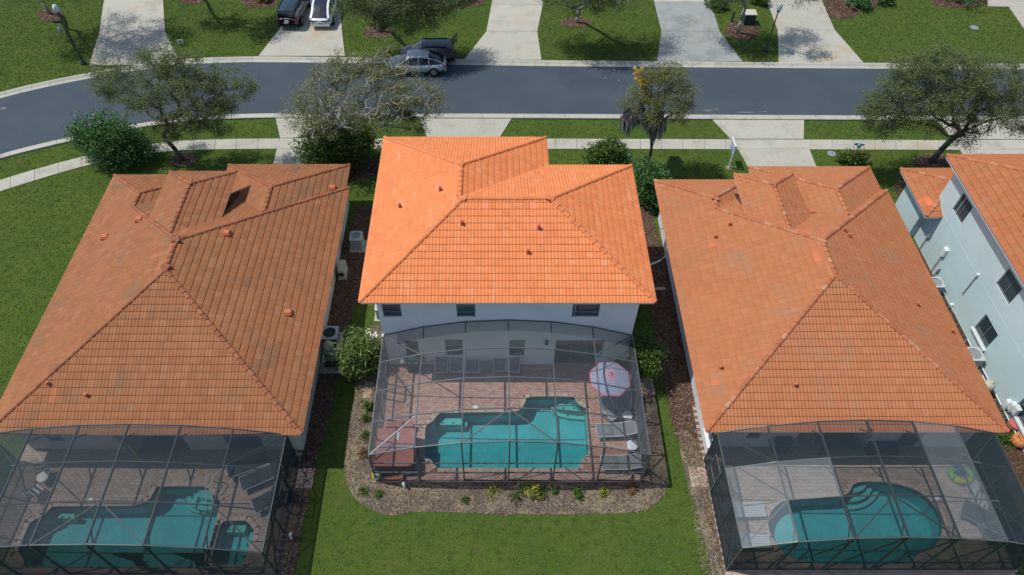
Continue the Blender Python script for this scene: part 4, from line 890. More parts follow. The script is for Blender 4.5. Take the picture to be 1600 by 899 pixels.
# barbecue
def grill(px, py, label, m, rz=0):
    g = thing('barbecue', label, 'barbecue', deckat(px, py), R(rz))
    MB().box((0, 0, .45), (.7, .5, .7)).build('cabinet', m, g); MB().prism([(-.36, -.27), (.36, -.27), (.36, .27), (-.36, .27)], .81, .86).build('body', m, g)
    lid = MB(); k8 = 8
    vs = [(x, .26*math.cos(PI*k/k8), .86+.26*math.sin(PI*k/k8)) for x in (-.34, .34) for k in range(k8+1)]
    lid.add(vs, [(k, k+1, k8+1+k+1, k8+1+k) for k in range(k8)]+[tuple(range(k8+1)), tuple(range(k8+1, 2*k8+2))]); lid.build('lid', m, g)
    for s_ in (-1, 1): MB().box((s_*.52, 0, .80), (.30, .42, .03)).build('side_shelf', mSTEEL, g)
    MB().tube([(-.25, -.31, .98), (.25, -.31, .98)], .015, 6).build('handle', mSTEEL, g)
    for a in (-1, 1):
        for b in (-1, 1): MB().lathe([(.04, 0), (.05, .05), (.04, .1)], 8, (a*.3, b*.2, 0)).build('caster', mBLACK, g)
    return g
grill(648, 576, 'dark covered barbecue by the back door of the white house', mACGRN); grill(1215, 702, 'black barbecue against the back wall in the right cage', mBLACK)
tt = thing('bistro_table', 'round black bistro table behind the striped umbrella', 'table', deckat(967, 582)); MB().lathe([(0, .70), (.4, .70), (.4, .73), (0, .735)], 20).build('table_top', mBLACK, tt); MB().lathe([(.25, 0), (.25, .03), (.04, .06), (.03, .7)], 12).build('pedestal', mBLACK, tt)
tag(MB().box((0, 0, .30), (.55, .4, .6)).box((0, 0, .63), (.6, .45, .06)).build('cooler', mTABLE), 'pale cooler box against the wall near the umbrella', 'cooler').location = deckat(938, 571)
# skimmer lids
for px, py, l in ((743, 637, 'white round skimmer lid in the deck above the turquoise pool'), (141.5, 782, 'white round skimmer lid in the deck beside the left pool'), (1463, 778, 'white square skimmer lid beside the rounded pool')):
    o = MB().lathe([(.13, 0), (.13, .018), (.11, .025), (0, .025)], 18).build('skimmer_lid', mTABLE); o.location = deckat(px, py)+Vector((0, 0, .006)); tag(o, l, 'skimmer lid')
# left cage
G4 = 'dark loungers under the left cage'
d1 = chaise('sun_lounger', 'flat dark slate lounger, upper of the pair near the left cage handrail', 'sun lounger', 6, mSLINGD, mSTEEL, W=.75, L=2.0); place(d1, 358, 742, -68); d1['group'] = G4
d2 = dup(d1, deckat(379, 762), R(-64), 'flat dark slate lounger, lower of the pair near the left cage handrail', G4)
d3 = chaise('sun_lounger', 'dark lounger with raised back against the left cage side screen', 'sun lounger', 48, mSLINGD, mSTEEL, W=.75, L=1.75); place(d3, 399, 797, -58); d3['group'] = G4
rail = thing('pool_handrail', 'white looped handrail at the steps of the left pool', 'handrail', deckat(332, 764))
for dx in (0, .28): MB().tube([(dx, .35, 0), (dx, .33, .75), (dx-.03, .2, .86), (dx-.08, -.1, .75), (dx-.12, -.75, -.1), (dx-.14, -.85, -.5)], .026, 8).build('rail', mPVC, rail)
round_table(74, 752, 'pale round side table between two striped folding chairs', .27, .48)
def folding(px, py, rz, label):
    t = thing('folding_chair', label, 'chair', deckat(px, py), R(rz), 'striped chairs under the left cage')
    for s_ in (-1, 1): MB().tube([(s_*.28, -.3, 0), (s_*.28, .35, .85)], .016, 6).build('leg', mSTEEL, t); MB().tube([(s_*.25, .3, 0), (s_*.25, -.3, .42)], .016, 6).build('leg', mSTEEL, t)
    for k in range(5): MB().box((0, -.24+.1*k, .42), (.52, .07, .02)).build('seat_slat', mTOWEL if k % 2 == 0 else mSLINGD, t); MB().bar((-.26, .14+.06*k, .46+.09*k), (.26, .14+.06*k, .46+.09*k), .02, .07).build('back_slat', mTOWEL if k % 2 == 0 else mSLINGD, t)
    return t
folding(74, 746, 20, 'striped folding chair above the pale round table'); folding(62, 774, 150, 'striped folding chair below the pale round table')
for px, lab in ((200, 'navy curtain tied back at the front of the left cage, nearer the left beam'), (298, 'navy curtain tied back at the front of the left cage, nearer the spa')):
    c = P(px, 885, 1.3); cx_ = c.x; mb = MB(); n = 18; rowsz = [(1.95, .62), (1.7, .58), (1.3, .42), (.95, .2), (.6, .24), (.2, .34)]
    for z, hw in rowsz:
        for k in range(n+1): s_ = -1+2*k/n; mb.v.append((cx_+s_*hw+.30*(1.95-z)/1.75*(.9-.4*(z < .95)), 10.43+.05*math.sin(k*2.1+z)*(.4+hw), z))
    for r_ in range(len(rowsz)-1):
        for k in range(n): i = r_*(n+1)+k; mb.f.append((i, i+1, i+n+2, i+n+1)); mb.m.append(0)
    root = thing('curtain', lab, 'curtain', (cx_, 10.43, 0), 0, 'navy curtains on the left cage'); mb.build('drape', mNAVY, root, True, True)
    MB().tube([(cx_-.7, 10.43, 1.97), (cx_+.7, 10.43, 1.97)], .018, 6).build('curtain_rod', mALUD, root, world=True); MB().tube([(cx_+.35, 10.37, .97), (cx_+.72, 10.37, .97)], .03, 6).build('tie', mNAVY, root, world=True)
hose = [deckat(62+14*math.cos(a)+1*a, 698+7*math.sin(a), .02)+Vector((0, 0, .05)) for a in [k*.5 for k in range(26)]]
tag(MB().tube(hose, .02, 6).build('garden_hose', mBLACK), 'coiled black hose on the patio by the left house wall', 'hose')
o = MB().bar((0, 0, 1.05), (0, .02, 0), .10, .06).bar((-.12, .02, .03), (.12, .02, .03), .3, .05).build('wet_floor_post', mFLOATY); o.location = deckat(214, 712); tag(o, 'thin yellow upright post on the shaded left patio', 'post')
o = MB().bar((-.8, 0, .72), (.8, 0, .72), .8, .05).bar((-.7, 0, 0), (-.7, 0, .7), .06).bar((.7, 0, 0), (.7, 0, .7), .06).build('patio_table', mSLINGD); o.location = deckat(255, 706); tag(o, 'dark table in the shaded recess of the left house', 'table')
# right cage
def slat_lounger(px, py, rz, label):
    t = thing('slat_lounger', label, 'sun lounger', deckat(px, py), R(rz), 'white slatted loungers under the right cage')
    for k in range(7): MB().box((-.3+.1*k, .95, .34), (.085, 1.9, .025)).build('slat', mSLATW, t)
    for y in (.2, 1.0, 1.7): MB().box((0, y, .30), (.68, .05, .05)).build('crossbar', mSLATW, t)
    for a in (-1, 1):
        for y in (.15, 1.7): MB().box((a*.3, y, .14), (.05, .06, .28)).build('leg', mSLATW, t)
    for k in range(5): MB().bar((-.25+.125*k, 1.3, .37), (-.25+.125*k, 1.9, .62), .09, .025).build('back_slat', mSLATW, t)
    return t
slat_lounger(1192, 800, 92, 'white slatted lounger farther from the camera under the dusty panel'); slat_lounger(1200, 848, 92, 'white slatted lounger nearer the cage front corner')
f = thing('pool_float', 'green and yellow horseshoe pool float with blue ends', 'pool float', deckat(1500, 745)); 
pts = [Vector((.48*math.sin(a), -.37*math.cos(a)+.05, .14)) for a in [R(-150+300*k/16) for k in range(17)]]
MB().tube(pts[:6], [.06]+[.15]*5, 10).build('end_section', mFLOATG, f, True); MB().tube(pts[5:12], .155, 10).build('seat_section', mFLOATY, f, True); MB().tube(pts[11:], [.15]*5+[.06], 10).build('end_section', mFLOATG, f, True)
MB().lathe([(0, .1), (.22, .12), (.28, .18), (.2, .24), (0, .25)], 12, (0, .28, 0)).build('backrest_pad', mFLOATB, f, True)
mCLEAR = screen_mat('clear_vinyl', (.75, .8, .82), .35, .08)
for k, (px, py, rz) in enumerate(((1524, 762, 20), (1530, 782, -30))):
    b = MB(); 
    for q in range(4): b.tube([(-.3+.2*q, -.4, .1), (-.3+.2*q+.05*math.sin(q), 0, .16), (-.3+.2*q, .4, .1)], [.05, .1, .05], 8)
    o = b.build('air_mattress', mCLEAR, None, True); o.location = deckat(px, py); o.rotation_euler = (0, 0, R(rz)); tag(o, ('clear deflated vinyl air mattress just under the green float', 'clear crumpled vinyl air mattress farther down from the green float')[k], 'air mattress')
e1 = chaise('sun_lounger', 'slate grey lounger lying slantwise in the right cage', 'sun lounger', 10, mSLINGD, mSTEEL, W=.9, L=2.1); place(e1, 1498, 796, -125); e1['label'] = 'slate grey lounger lying slantwise under the dusty panels'
e2 = chaise('sun_lounger', 'dark lounger along the far side screen of the right cage', 'sun lounger', 45, mSLINGD, mSTEEL, W=.75, L=1.8); place(e2, 1530, 838, -80)
o = MB().prism(rrect(1.3, 1.0, .1), .0, .62).build('storage_bench', mBLACK); o.location = deckat(1372, 702); tag(o, 'black storage bench in the shaded recess of the right house', 'bench')
dt = thing('patio_table', 'dark patio table in the recess beside the black bench', 'table', deckat(1300, 700)); MB().box((0, 0, .72), (1.6, .9, .04)).build('table_top', mSLINGD, dt)
for a in (-1, 1):
    for b in (-1, 1): MB().box((a*.72, b*.38, .35), (.06, .06, .70)).build('leg', mSLINGD, dt)
fr = thing('wall_frame', 'white empty frame leaning in the shaded right patio', 'frame', deckat(1253, 698))
for a, b in (((-.4, 0, .1), (-.4, .15, .75)), ((.4, 0, .1), (.4, .15, .75)), ((-.4, 0, .1), (.4, 0, .1)), ((-.4, .15, .75), (.4, .15, .75))): MB().bar(a, b, .05).build('bar', mSTEEL, fr)
# ---------------------------------------------------------------- trees and shrubs
def leaves(name, centres, per, spread, size, mt, parent, flat=.7, aspect=.5, droop=0):
    c = np.repeat(np.array(centres), per, 0); n = len(c); p = c+RNG.normal(0, 1, (n, 3))*np.array([spread, spread, spread*flat])-np.array([0, 0, droop])*RNG.random((n, 1))
    p[:, 2] = np.maximum(p[:, 2], .04)
    a = RNG.normal(0, 1, (n, 3)); a[:, 2] *= .55; a /= np.linalg.norm(a, axis=1)[:, None]; nn = RNG.normal(0, 1, (n, 3))*.75+np.array([0, 0, 1.0]); b = np.cross(nn, a); b /= np.linalg.norm(b, axis=1)[:, None]
    s = size*RNG.uniform(.6, 1.25, (n, 1)); a = a*s; b = b*s*aspect; dn = np.array([0, 0, -1.0])*s*.18
    V = np.stack([p-a, p-b*.9+dn*.3, p+a+dn, p+b*.9+dn*.3], 1).reshape(-1, 3)
    return link(name, fastmesh(name, V, np.arange(4*n).reshape(-1, 4), [mt]), parent, True)
def skeleton(base, fork, tips, bias=.35, steps=3):
    """grow a branching skeleton: every tip joins the nearest node, short paths preferred"""
    nodes = [Vector(base), Vector(base).lerp(fork, .5)+Vector((random.uniform(-.1, .1), random.uniform(-.1, .1), 0)), Vector(fork)]; par = [-1, 0, 1]; cost = [0, 0, 0]
    for tp in sorted(tips, key=lambda q: (q-fork).length):
        arr = np.array(nodes[2:]); d = np.linalg.norm(arr-np.array(tp), axis=1)+bias*np.array(cost[2:]); pen = np.where(arr[:, 2] > tp.z+.4, .6, 0); j = int(np.argmin(d+pen))+2
        a = nodes[j]; k = max(1, min(steps, int((tp-a).length/.45))); prev = j
        for q in range(1, k+1):
            t_ = q/k; w_ = a.lerp(tp, t_); w_ += Vector((random.gauss(0, .06), random.gauss(0, .06), random.gauss(0, .05)+.10*math.sin(PI*t_)))*(1 if q < k else 0)
            nodes.append(w_); par.append(prev); cost.append(cost[prev]+(w_-nodes[prev]).length); prev = len(nodes)-1
    return nodes, par
def branch_mesh(nodes, par, r_base, r_tip=.010, power=2.3):
    n = len(nodes); acc = [0.0]*n; kids = [0]*n
    for i in range(n-1, 0, -1):
        if kids[i] == 0: acc[i] = r_tip**power
        acc[par[i]] += acc[i]; kids[par[i]] += 1
    rs = [max(r_tip, a**(1/power)) for a in acc]; k = r_base/rs[0]; rs = [r_tip+(r-r_tip)*k for r in rs]; rs[0] *= 1.3
    mb = MB()
    for i in range(1, n):
        j = par[i]; big = rs[i] > .04; mb.tube([nodes[j], nodes[i]], [min(rs[j], rs[i]*1.25), rs[i]], 7 if big else 4, caps=big)
    return mb
def tree(nm, label, base_px, fork_z, blobs, ntips, per, lsize, lm, r_base=.16, bark=None, spread=.28, group=None, lean=(0, 0), zflat=.65, leafy=1.0, cat='tree'):
    """blobs: (px, py, z, r): clumps of the crown, at height z on the sight line of that pixel"""
    base = P(*base_px, 0); root = thing(nm, label, cat, base, 0, group); bl = [(P(a, b, z), r) for a, b, z, r in blobs]; W = [r**2.2 for _, r in bl]; tips = []
    while len(tips) < ntips:
        c, r = random.choices(bl, W)[0]; d = Vector((random.gauss(0, 1), random.gauss(0, 1), random.gauss(0, 1))).normalized()*(r*random.random()**.45); d.z *= zflat
        tips.append(c+d)
    fork = base+Vector((lean[0], lean[1], fork_z)); nodes, par = skeleton(base, fork, tips)
    branch_mesh(nodes, par, r_base, .027 if bark is mBARKP else .011).build('trunk', bark or mBARK, root, True, True)
    haschild = set(par); ends = [nodes[i] for i in range(3, len(nodes)) if i not in haschild or random.random() < .45]
    ends = random.sample(ends, int(len(ends)*leafy))
    leaves('crown', ends, per, spread, lsize, lm, root); return root, nodes, par, ends
GT = 'street trees'
t1 = tree('oak_tree', 'broad sparse oak with slanting trunk beyond the browned roof, over the road bend', (285, 250), 1.9,
  [(180, 118, 6.0, 1.5), (215, 150, 5.4, 1.5), (240, 105, 7.0, 1.5), (275, 95, 7.6, 1.5), (255, 165, 5.0, 1.4), (290, 130, 6.8, 1.6), (320, 150, 6.0, 1.6), (345, 125, 6.3, 1.3), (375, 135, 5.6, 1.1), (350, 165, 5.2, 1.4), (300, 190, 4.2, 1.3), (265, 205, 3.6, 1.0), (330, 190, 4.0, .9), (160, 145, 5.2, .9), (345, 200, 3.3, .7)], 560, 140, .055, mLEAF, .15, mBARKD, spread=.20, lean=(-.55, 0))
t2 = tree('oak_tree', 'thin grey-branched tree rising behind the white-flowered shrub', (545, 250), 1.8,
  [(480, 160, 5.0, 1.5), (455, 185, 4.2, 1.0), (510, 125, 6.4, 1.5), (545, 105, 7.2, 1.4), (580, 120, 6.8, 1.5), (610, 150, 6.0, 1.6), (650, 150, 5.8, 1.4), (675, 160, 5.2, 1.0), (540, 160, 5.8, 1.6), (575, 180, 5.0, 1.6), (625, 185, 4.6, 1.3), (500, 190, 4.5, 1.4), (605, 85, 7.6, .8), (660, 185, 4.2, .9), (655, 205, 3.5, .5), (630, 112, 6.6, 1.0), (600, 110, 6.8, 1.0), (580, 95, 7.2, .9)], 820, 50, .058, mLEAF2, .15, mBARKP, spread=.19)
root, nodes, par, ends = t3 = tree('oak_tree', 'small forked tree draped in grey hanging moss beside the sidewalk', (1012, 256), 1.6,
  [(1005, 150, 5.6, .9), (1025, 125, 6.6, .9), (1050, 115, 7.0, 1.0), (1065, 140, 6.2, 1.0), (1070, 165, 5.4, .9), (1040, 160, 5.6, 1.1), (985, 165, 5.0, .7), (1010, 120, 6.8, .7), (1055, 185, 4.7, .7), (1020, 185, 4.6, .7)], 380, 80, .055, mLEAF2, .10, mBARKD, spread=.19, leafy=.8)
ms = MB(); rr_ = random.Random(5)
for k in range(260):
    q = [(985, 175, 4.6), (1003, 168, 4.9), (1025, 190, 4.2), (1036, 185, 4.3), (978, 180, 4.4), (1016, 180, 4.4), (1030, 175, 4.8)][k % 7]; c = P(q[0]+rr_.gauss(0, 3.5), q[1]+rr_.gauss(0, 6), q[2]); L_m = rr_.uniform(.4, 1.7); a = rr_.uniform(0, PI); dx, dy = .05*math.cos(a), .05*math.sin(a); sway = rr_.gauss(0, .06)
    dx, dy = dx*1.3, dy*1.3; ms.add([(c.x-dx, c.y-dy, c.z), (c.x+dx, c.y+dy, c.z), (c.x+dx*1.5+sway, c.y+dy*1.5, c.z-L_m*.5), (c.x-dx*1.5+sway, c.y-dy*1.5, c.z-L_m*.5), (c.x+sway*2, c.y, c.z-L_m)], [(0, 1, 2, 3), (3, 2, 4)])
ms.build('moss', mMOSS, root, world=True)
t4 = tree('oak_tree', 'large dense oak spreading over the road at the right', (1455, 252), 1.9,
  [(1375, 165, 5.2, 1.3), (1400, 140, 6.2, 1.5), (1430, 115, 7.0, 1.6), (1470, 105, 7.6, 1.7), (1515, 115, 7.4, 1.8), (1560, 120, 7.0, 1.8), (1590, 150, 6.0, 1.6), (1440, 160, 5.8, 1.8), (1490, 150, 6.2, 1.9), (1540, 160, 5.6, 1.8), (1415, 190, 4.4, 1.3), (1460, 190, 4.5, 1.3), (1360, 185, 4.4, .9), (1585, 190, 4.2, 1.1), (1520, 195, 4.2, 1.2), (1500, 215, 3.4, .9), (1385, 205, 3.6, .6)], 860, 125, .055, mLEAF, .19, mBARKD, spread=.22, lean=(.5, 0))
ms = MB()
for k in range(50):
    c = P(1392+rr_.gauss(0, 9), 190+rr_.gauss(0, 4), 3.9); L_m = rr_.uniform(.3, 1.0); s_ = rr_.gauss(0, .1); ms.add([(c.x-.04, c.y, c.z), (c.x+.04, c.y, c.z), (c.x+s_, c.y, c.z-L_m)], [(0, 1, 2)])
ms.build('moss', mMOSS, t4[0], world=True)
GF = 'trees across the road'
tree('oak_tree', 'drooping leafy tree on the lawn beside the white car', (592, 50), 2.2, [(545, -30, 6, 1.7), (560, 0, 5.0, 1.5), (600, -20, 6.0, 1.8), (630, 5, 5.0, 1.7), (660, 20, 4.0, 1.5), (690, -5, 5, 1.5), (650, -40, 6.5, 1.8), (605, 20, 3.8, 1.1), (640, 45, 2.8, .9), (530, 15, 4.2, .8), (672, 30, 3.2, .9), (570, 15, 4.4, 1.3), (590, 30, 3.6, 1.0), (620, 30, 3.6, 1.2), (650, 10, 4.4, 1.4), (690, 12, 4.2, 1.1), (625, 60, 2.3, .6)], 800, 70, .07, mLEAF, .17, mBARK, spread=.3, group=GF)
tree('oak_tree', 'multi-stemmed tree between two pale driveways across the road', (902, 36), 1.2, [(850, -50, 6, 1.7), (880, -20, 5.2, 1.4), (915, -30, 6, 1.7), (950, -25, 5.4, 1.6), (985, -50, 6, 1.7), (900, -70, 7, 2), (878, 2, 3.8, .8), (935, 5, 3.7, .9), (960, -5, 4, .8), (860, 0, 4, .8), (900, 12, 3.4, .8), (925, -5, 4.2, 1.1), (965, 5, 3.6, .6), (905, -22, 5.6, 2.1), (965, -18, 5.6, 2.0), (860, -28, 5.6, 1.6)], 650, 60, .07, mLEAF, .15, mBARK, spread=.3, group=GF)
tree('oak_tree', 'pale-trunked tree in the mulch circle by the green utility box', (1153, 53), 2.4, [(1120, -50, 6, 1.5), (1155, -40, 6, 1.6), (1190, -50, 6, 1.6), (1165, -75, 7, 1.8), (1150, -5, 4.2, .9), (1128, 2, 3.6, .6), (1225, -60, 6, 1.4), (1250, -20, 5.2, .9), (1252, 5, 4.4, .4), (1272, -5, 4.6, .4)], 460, 55, .07, mLEAF, .14, mBARK, spread=.27, group=GF)
tree('oak_tree', 'young tree in a mulch circle on the far left lawn', (78, 22), 2.2, [(30, -60, 6, 1.8), (75, -70, 7, 2.0), (110, -60, 6, 1.8), (60, -100, 7, 2), (140, -80, 6.4, 1.8), (20, -30, 4.6, 1.2), (160, -45, 5.4, 1.1), (185, -60, 6, 1.2), (60, -28, 5.4, 1.8), (110, -25, 5.4, 1.8), (20, -20, 5.0, 1.6)], 560, 60, .07, mLEAF, .12, mBARK, spread=.3, group=GF)
tree('oak_tree', 'tree standing just past the top edge near the yard sign', (300, -6), 2.0, [(270, -80, 6, 1.6), (310, -90, 7, 1.8), (340, -80, 6, 1.6), (250, -60, 5, 1.1)], 300, 55, .07, mLEAF, .13, mBARK, spread=.28, group=GF)
mLEAFP = leafmat('palm_leaves', (.07, .13, .025), (.13, .21, .045), (.21, .29, .08))
def shrub(nm, label, px, py, w_, h_, n, lsize, lm, d_=None, flowers=None, nf=0, aspect=.5, spread=.12, per=10, cat='shrub', group=None, stems=8, fsize=.06, floc=None):
    c = P(px, py, 0); d_ = d_ or w_; root = thing(nm, label, cat, c, 0, group); cs = []
    lobes = [(random.uniform(-.5, .5), random.uniform(-.5, .5), random.uniform(.45, 1)) for _ in range(9)]
    while len(cs) < n:
        l = random.choice(lobes); v = Vector((random.gauss(0, 1), random.gauss(0, 1), random.gauss(0, 1))).normalized()*random.random()**.4
        q = Vector((l[0]+v.x*.5, l[1]+v.y*.5, l[2]*.62+v.z*.38))
        if q.z < .04: continue
        cs.append(c+Vector((q.x*w_/1.6, q.y*d_/1.6, q.z*h_)))
    leaves('foliage', cs, per, spread, lsize, lm, root, aspect=aspect)
    st = MB()
    for k in range(stems): e = random.choice(cs); st.tube([c+Vector((random.gauss(0, .06*w_), random.gauss(0, .06*w_), 0)), c.lerp(e, .5)+Vector((0, 0, .1*h_)), e], [.03*h_**.5, .02*h_**.5, .006], 5)
    st.build('stem', mBARKD, root, world=True)
    if flowers:
        top = sorted(cs, key=lambda q: -q.z+random.random()*.6)[:nf] if floc is None else [c+Vector(q) for q in floc]
        leaves('blossom', top, 14 if floc else 8, fsize, .05, flowers, root, aspect=.8)
    return root
shrub('shrub', 'huge dark green shrub with lilac flowers at the left roof corner', 188, 250, 5.2, 3.6, 2100, .085, mLEAFD, d_=3.4, flowers=mFLOWP, nf=12, stems=14, spread=.17, per=12, fsize=.09)
shrub('shrub', 'tall dark shrub with white flower spikes between left and middle house', 535, 256, 4.6, 4.2, 1900, .09, mLEAFB, d_=2.8, flowers=mFLOWW, nf=0, floc=[(-.15, -.4, 3.0), (-.15, -.4, 3.15), (-.1, -.4, 3.3), (-.15, -.4, 3.45), (-.1, -.38, 3.6)], stems=14, spread=.17, fsize=.06)
shrub('shrub', 'bright leafy shrub behind the middle roof corner near the sidewalk', 950, 268, 3.0, 2.8, 850, .10, mLEAFB, d_=1.9, stems=10, spread=.15)
shrub('shrub', 'tall green shrub in the gap between middle and right houses', 1010, 316, 2.3, 3.5, 950, .10, mLEAFD, d_=2.6, stems=10, spread=.16)
shrub('shrub', 'feathery light green palm-like shrub at the left cage door pad', 566, 572, 2.0, 2.5, 620, .16, mLEAFP, aspect=.2, flowers=mFLOWW, floc=[(.55, .6, 2.2), (.8, .5, 2.1), (.75, .4, 1.9), (.5, .3, 1.6), (.95, .45, 2.2)], spread=.15, stems=10, fsize=.08)
tree('small_tree', 'small dark green tree on thin stems at the right cage door', (1022, 600), 1.2, [(1010, 560, 2.0, .75), (1000, 545, 2.3, .6), (1020, 548, 2.2, .65), (1012, 575, 1.6, .55), (1006, 530, 2.4, .45)], 260, 26, .075, mLEAFB, .05, mBARKD, spread=.17, cat='tree')
shrub('flower_shrub', 'small red-flowered shrub around a pale blue ornament', 1330, 256, 1.9, 1.1, 240, .10, mLEAFB, d_=1.0, flowers=mFLOWR, nf=12)
GB = 'low plants in the dirt bed'
for k, (px, py, w_, h_, lm, lab) in enumerate([(575, 636, .55, .7, mLEAFB, 'upright leafy green plant beside the left cage screen'), (571, 655, .3, .3, mLEAFB, 'tiny green plant between two others along the left screen'), (568, 682, .42, .35, mLEAFB, 'small fresh green plant halfway down the left bed edge'), (566, 710, .35, .25, mBROWN, 'withered brown plant near the front left cage corner'), (568, 768, .45, .3, mLEAFB, 'low green plant at the rounded left corner of the bed'), (592, 772, .35, .25, mLEAFB, 'faint green sprout right of the rounded bed corner'),
    (770, 770, .7, .4, mLEAFY, 'yellow variegated plant left of the big green one'), (810, 775, .85, .55, mLEAFB, 'biggest dark green plant in front of the turquoise pool'), (828, 768, .9, .5, mLEAFY, 'yellow-green plant touching the biggest green plant'), (846, 770, .5, .4, mLEAFB, 'green plant at the right end of the yellow clump'), (903, 775, .45, .4, mLEAFB, 'spiky single green plant right of the yellow clump'), (942, 772, .4, .35, mLEAFY, 'small pale yellowish plant farthest right in the bed'), (988, 766, .4, .25, mBROWN, 'dry twiggy plant by the right cage corner'), (728, 782, .3, .3, mLEAFB, 'grassy sprout in dry straw left of the yellow plant'), (866, 769, .35, .3, mLEAFB, 'faint green seedling right of the green-yellow clump')]):
    sc_ = 1.05 if 7 <= k <= 8 else .8; shrub('bed_plant', lab, px, py, w_*sc_, h_*sc_, random.randint(16, 34), random.uniform(.08, .12), lm, per=random.randint(4, 8), spread=random.uniform(.05, .11), aspect=random.uniform(.22, .4), group=GB, stems=5, cat='plant')
for px, py, w_, h_, lm, lab in [(1342, 12, 2.2, 1.1, mLEAFD, 'round dark shrub by the top driveway mulch'), (1380, 4, 1.6, .9, mLEAFD, 'dark shrub right of the round one at the top'), (1500, 2, 3.6, .9, mLEAFD, 'long low hedge-like shrub at the top right lawn'), (1118, 12, 1.8, 1.0, mLEAFB, 'leafy shrub at the top beside the stained driveway'), (1185, 5, 1.4, 1.0, mLEAFB, 'leafy shrub near the right lamp post'), (715, -2, 3.0, 1.0, mLEAFD, 'dark low shrub at the top near the white car lawn'), (412, 0, 1.2, .7, mBROWN, 'brown dry shrub beside the dark car'), (596, 42, 1.3, .8, mBROWN, 'dry brownish shrub around the drooping tree trunk')]:
    shrub('shrub', lab, px, py, w_, h_, 160, .10, lm, per=9, spread=.12, stems=6)
shrub('garden_plant', 'sparse green weeds by the terracotta pots at the right edge', 1566, 690, 1.2, .4, 60, .07, mLEAFB, per=8, spread=.1, cat='plant')
# loose amber and brown foliage in two street trees
for (pts_, lm, lab, nm) in (([(1001, 113, 6.3), (1003, 122, 6.1), (1006, 128, 5.9), (1009, 135, 5.6), (1007, 147, 5.2), (1009, 152, 5.0), (1010, 158, 4.8)], mAMBER, 0, 0), ([(622, 160, 5.0), (628, 170, 4.6), (632, 178, 4.3), (640, 180, 4.3)], mBROWN, 0, 1)):
    cs = []
    for a, b, z in pts_:
        c = P(a, b, z); cs += [c+Vector((random.gauss(0, .14), random.gauss(0, .10), random.gauss(0, .1))) for _ in range(12)]
    leaves('withered_foliage', cs, 12, .12, .12, lm, (t3[0], t2[0])[nm])
# fallen leaves on the foreground lawn
scatter('fallen_leaves', [Vector((-8, 9, 0)), Vector((9, 9, 0)), Vector((9, 14, 0)), Vector((-8, 14, 0))], 36, mCHIP, (.05, .10), (.02, .04), z=.05, excl=EX)

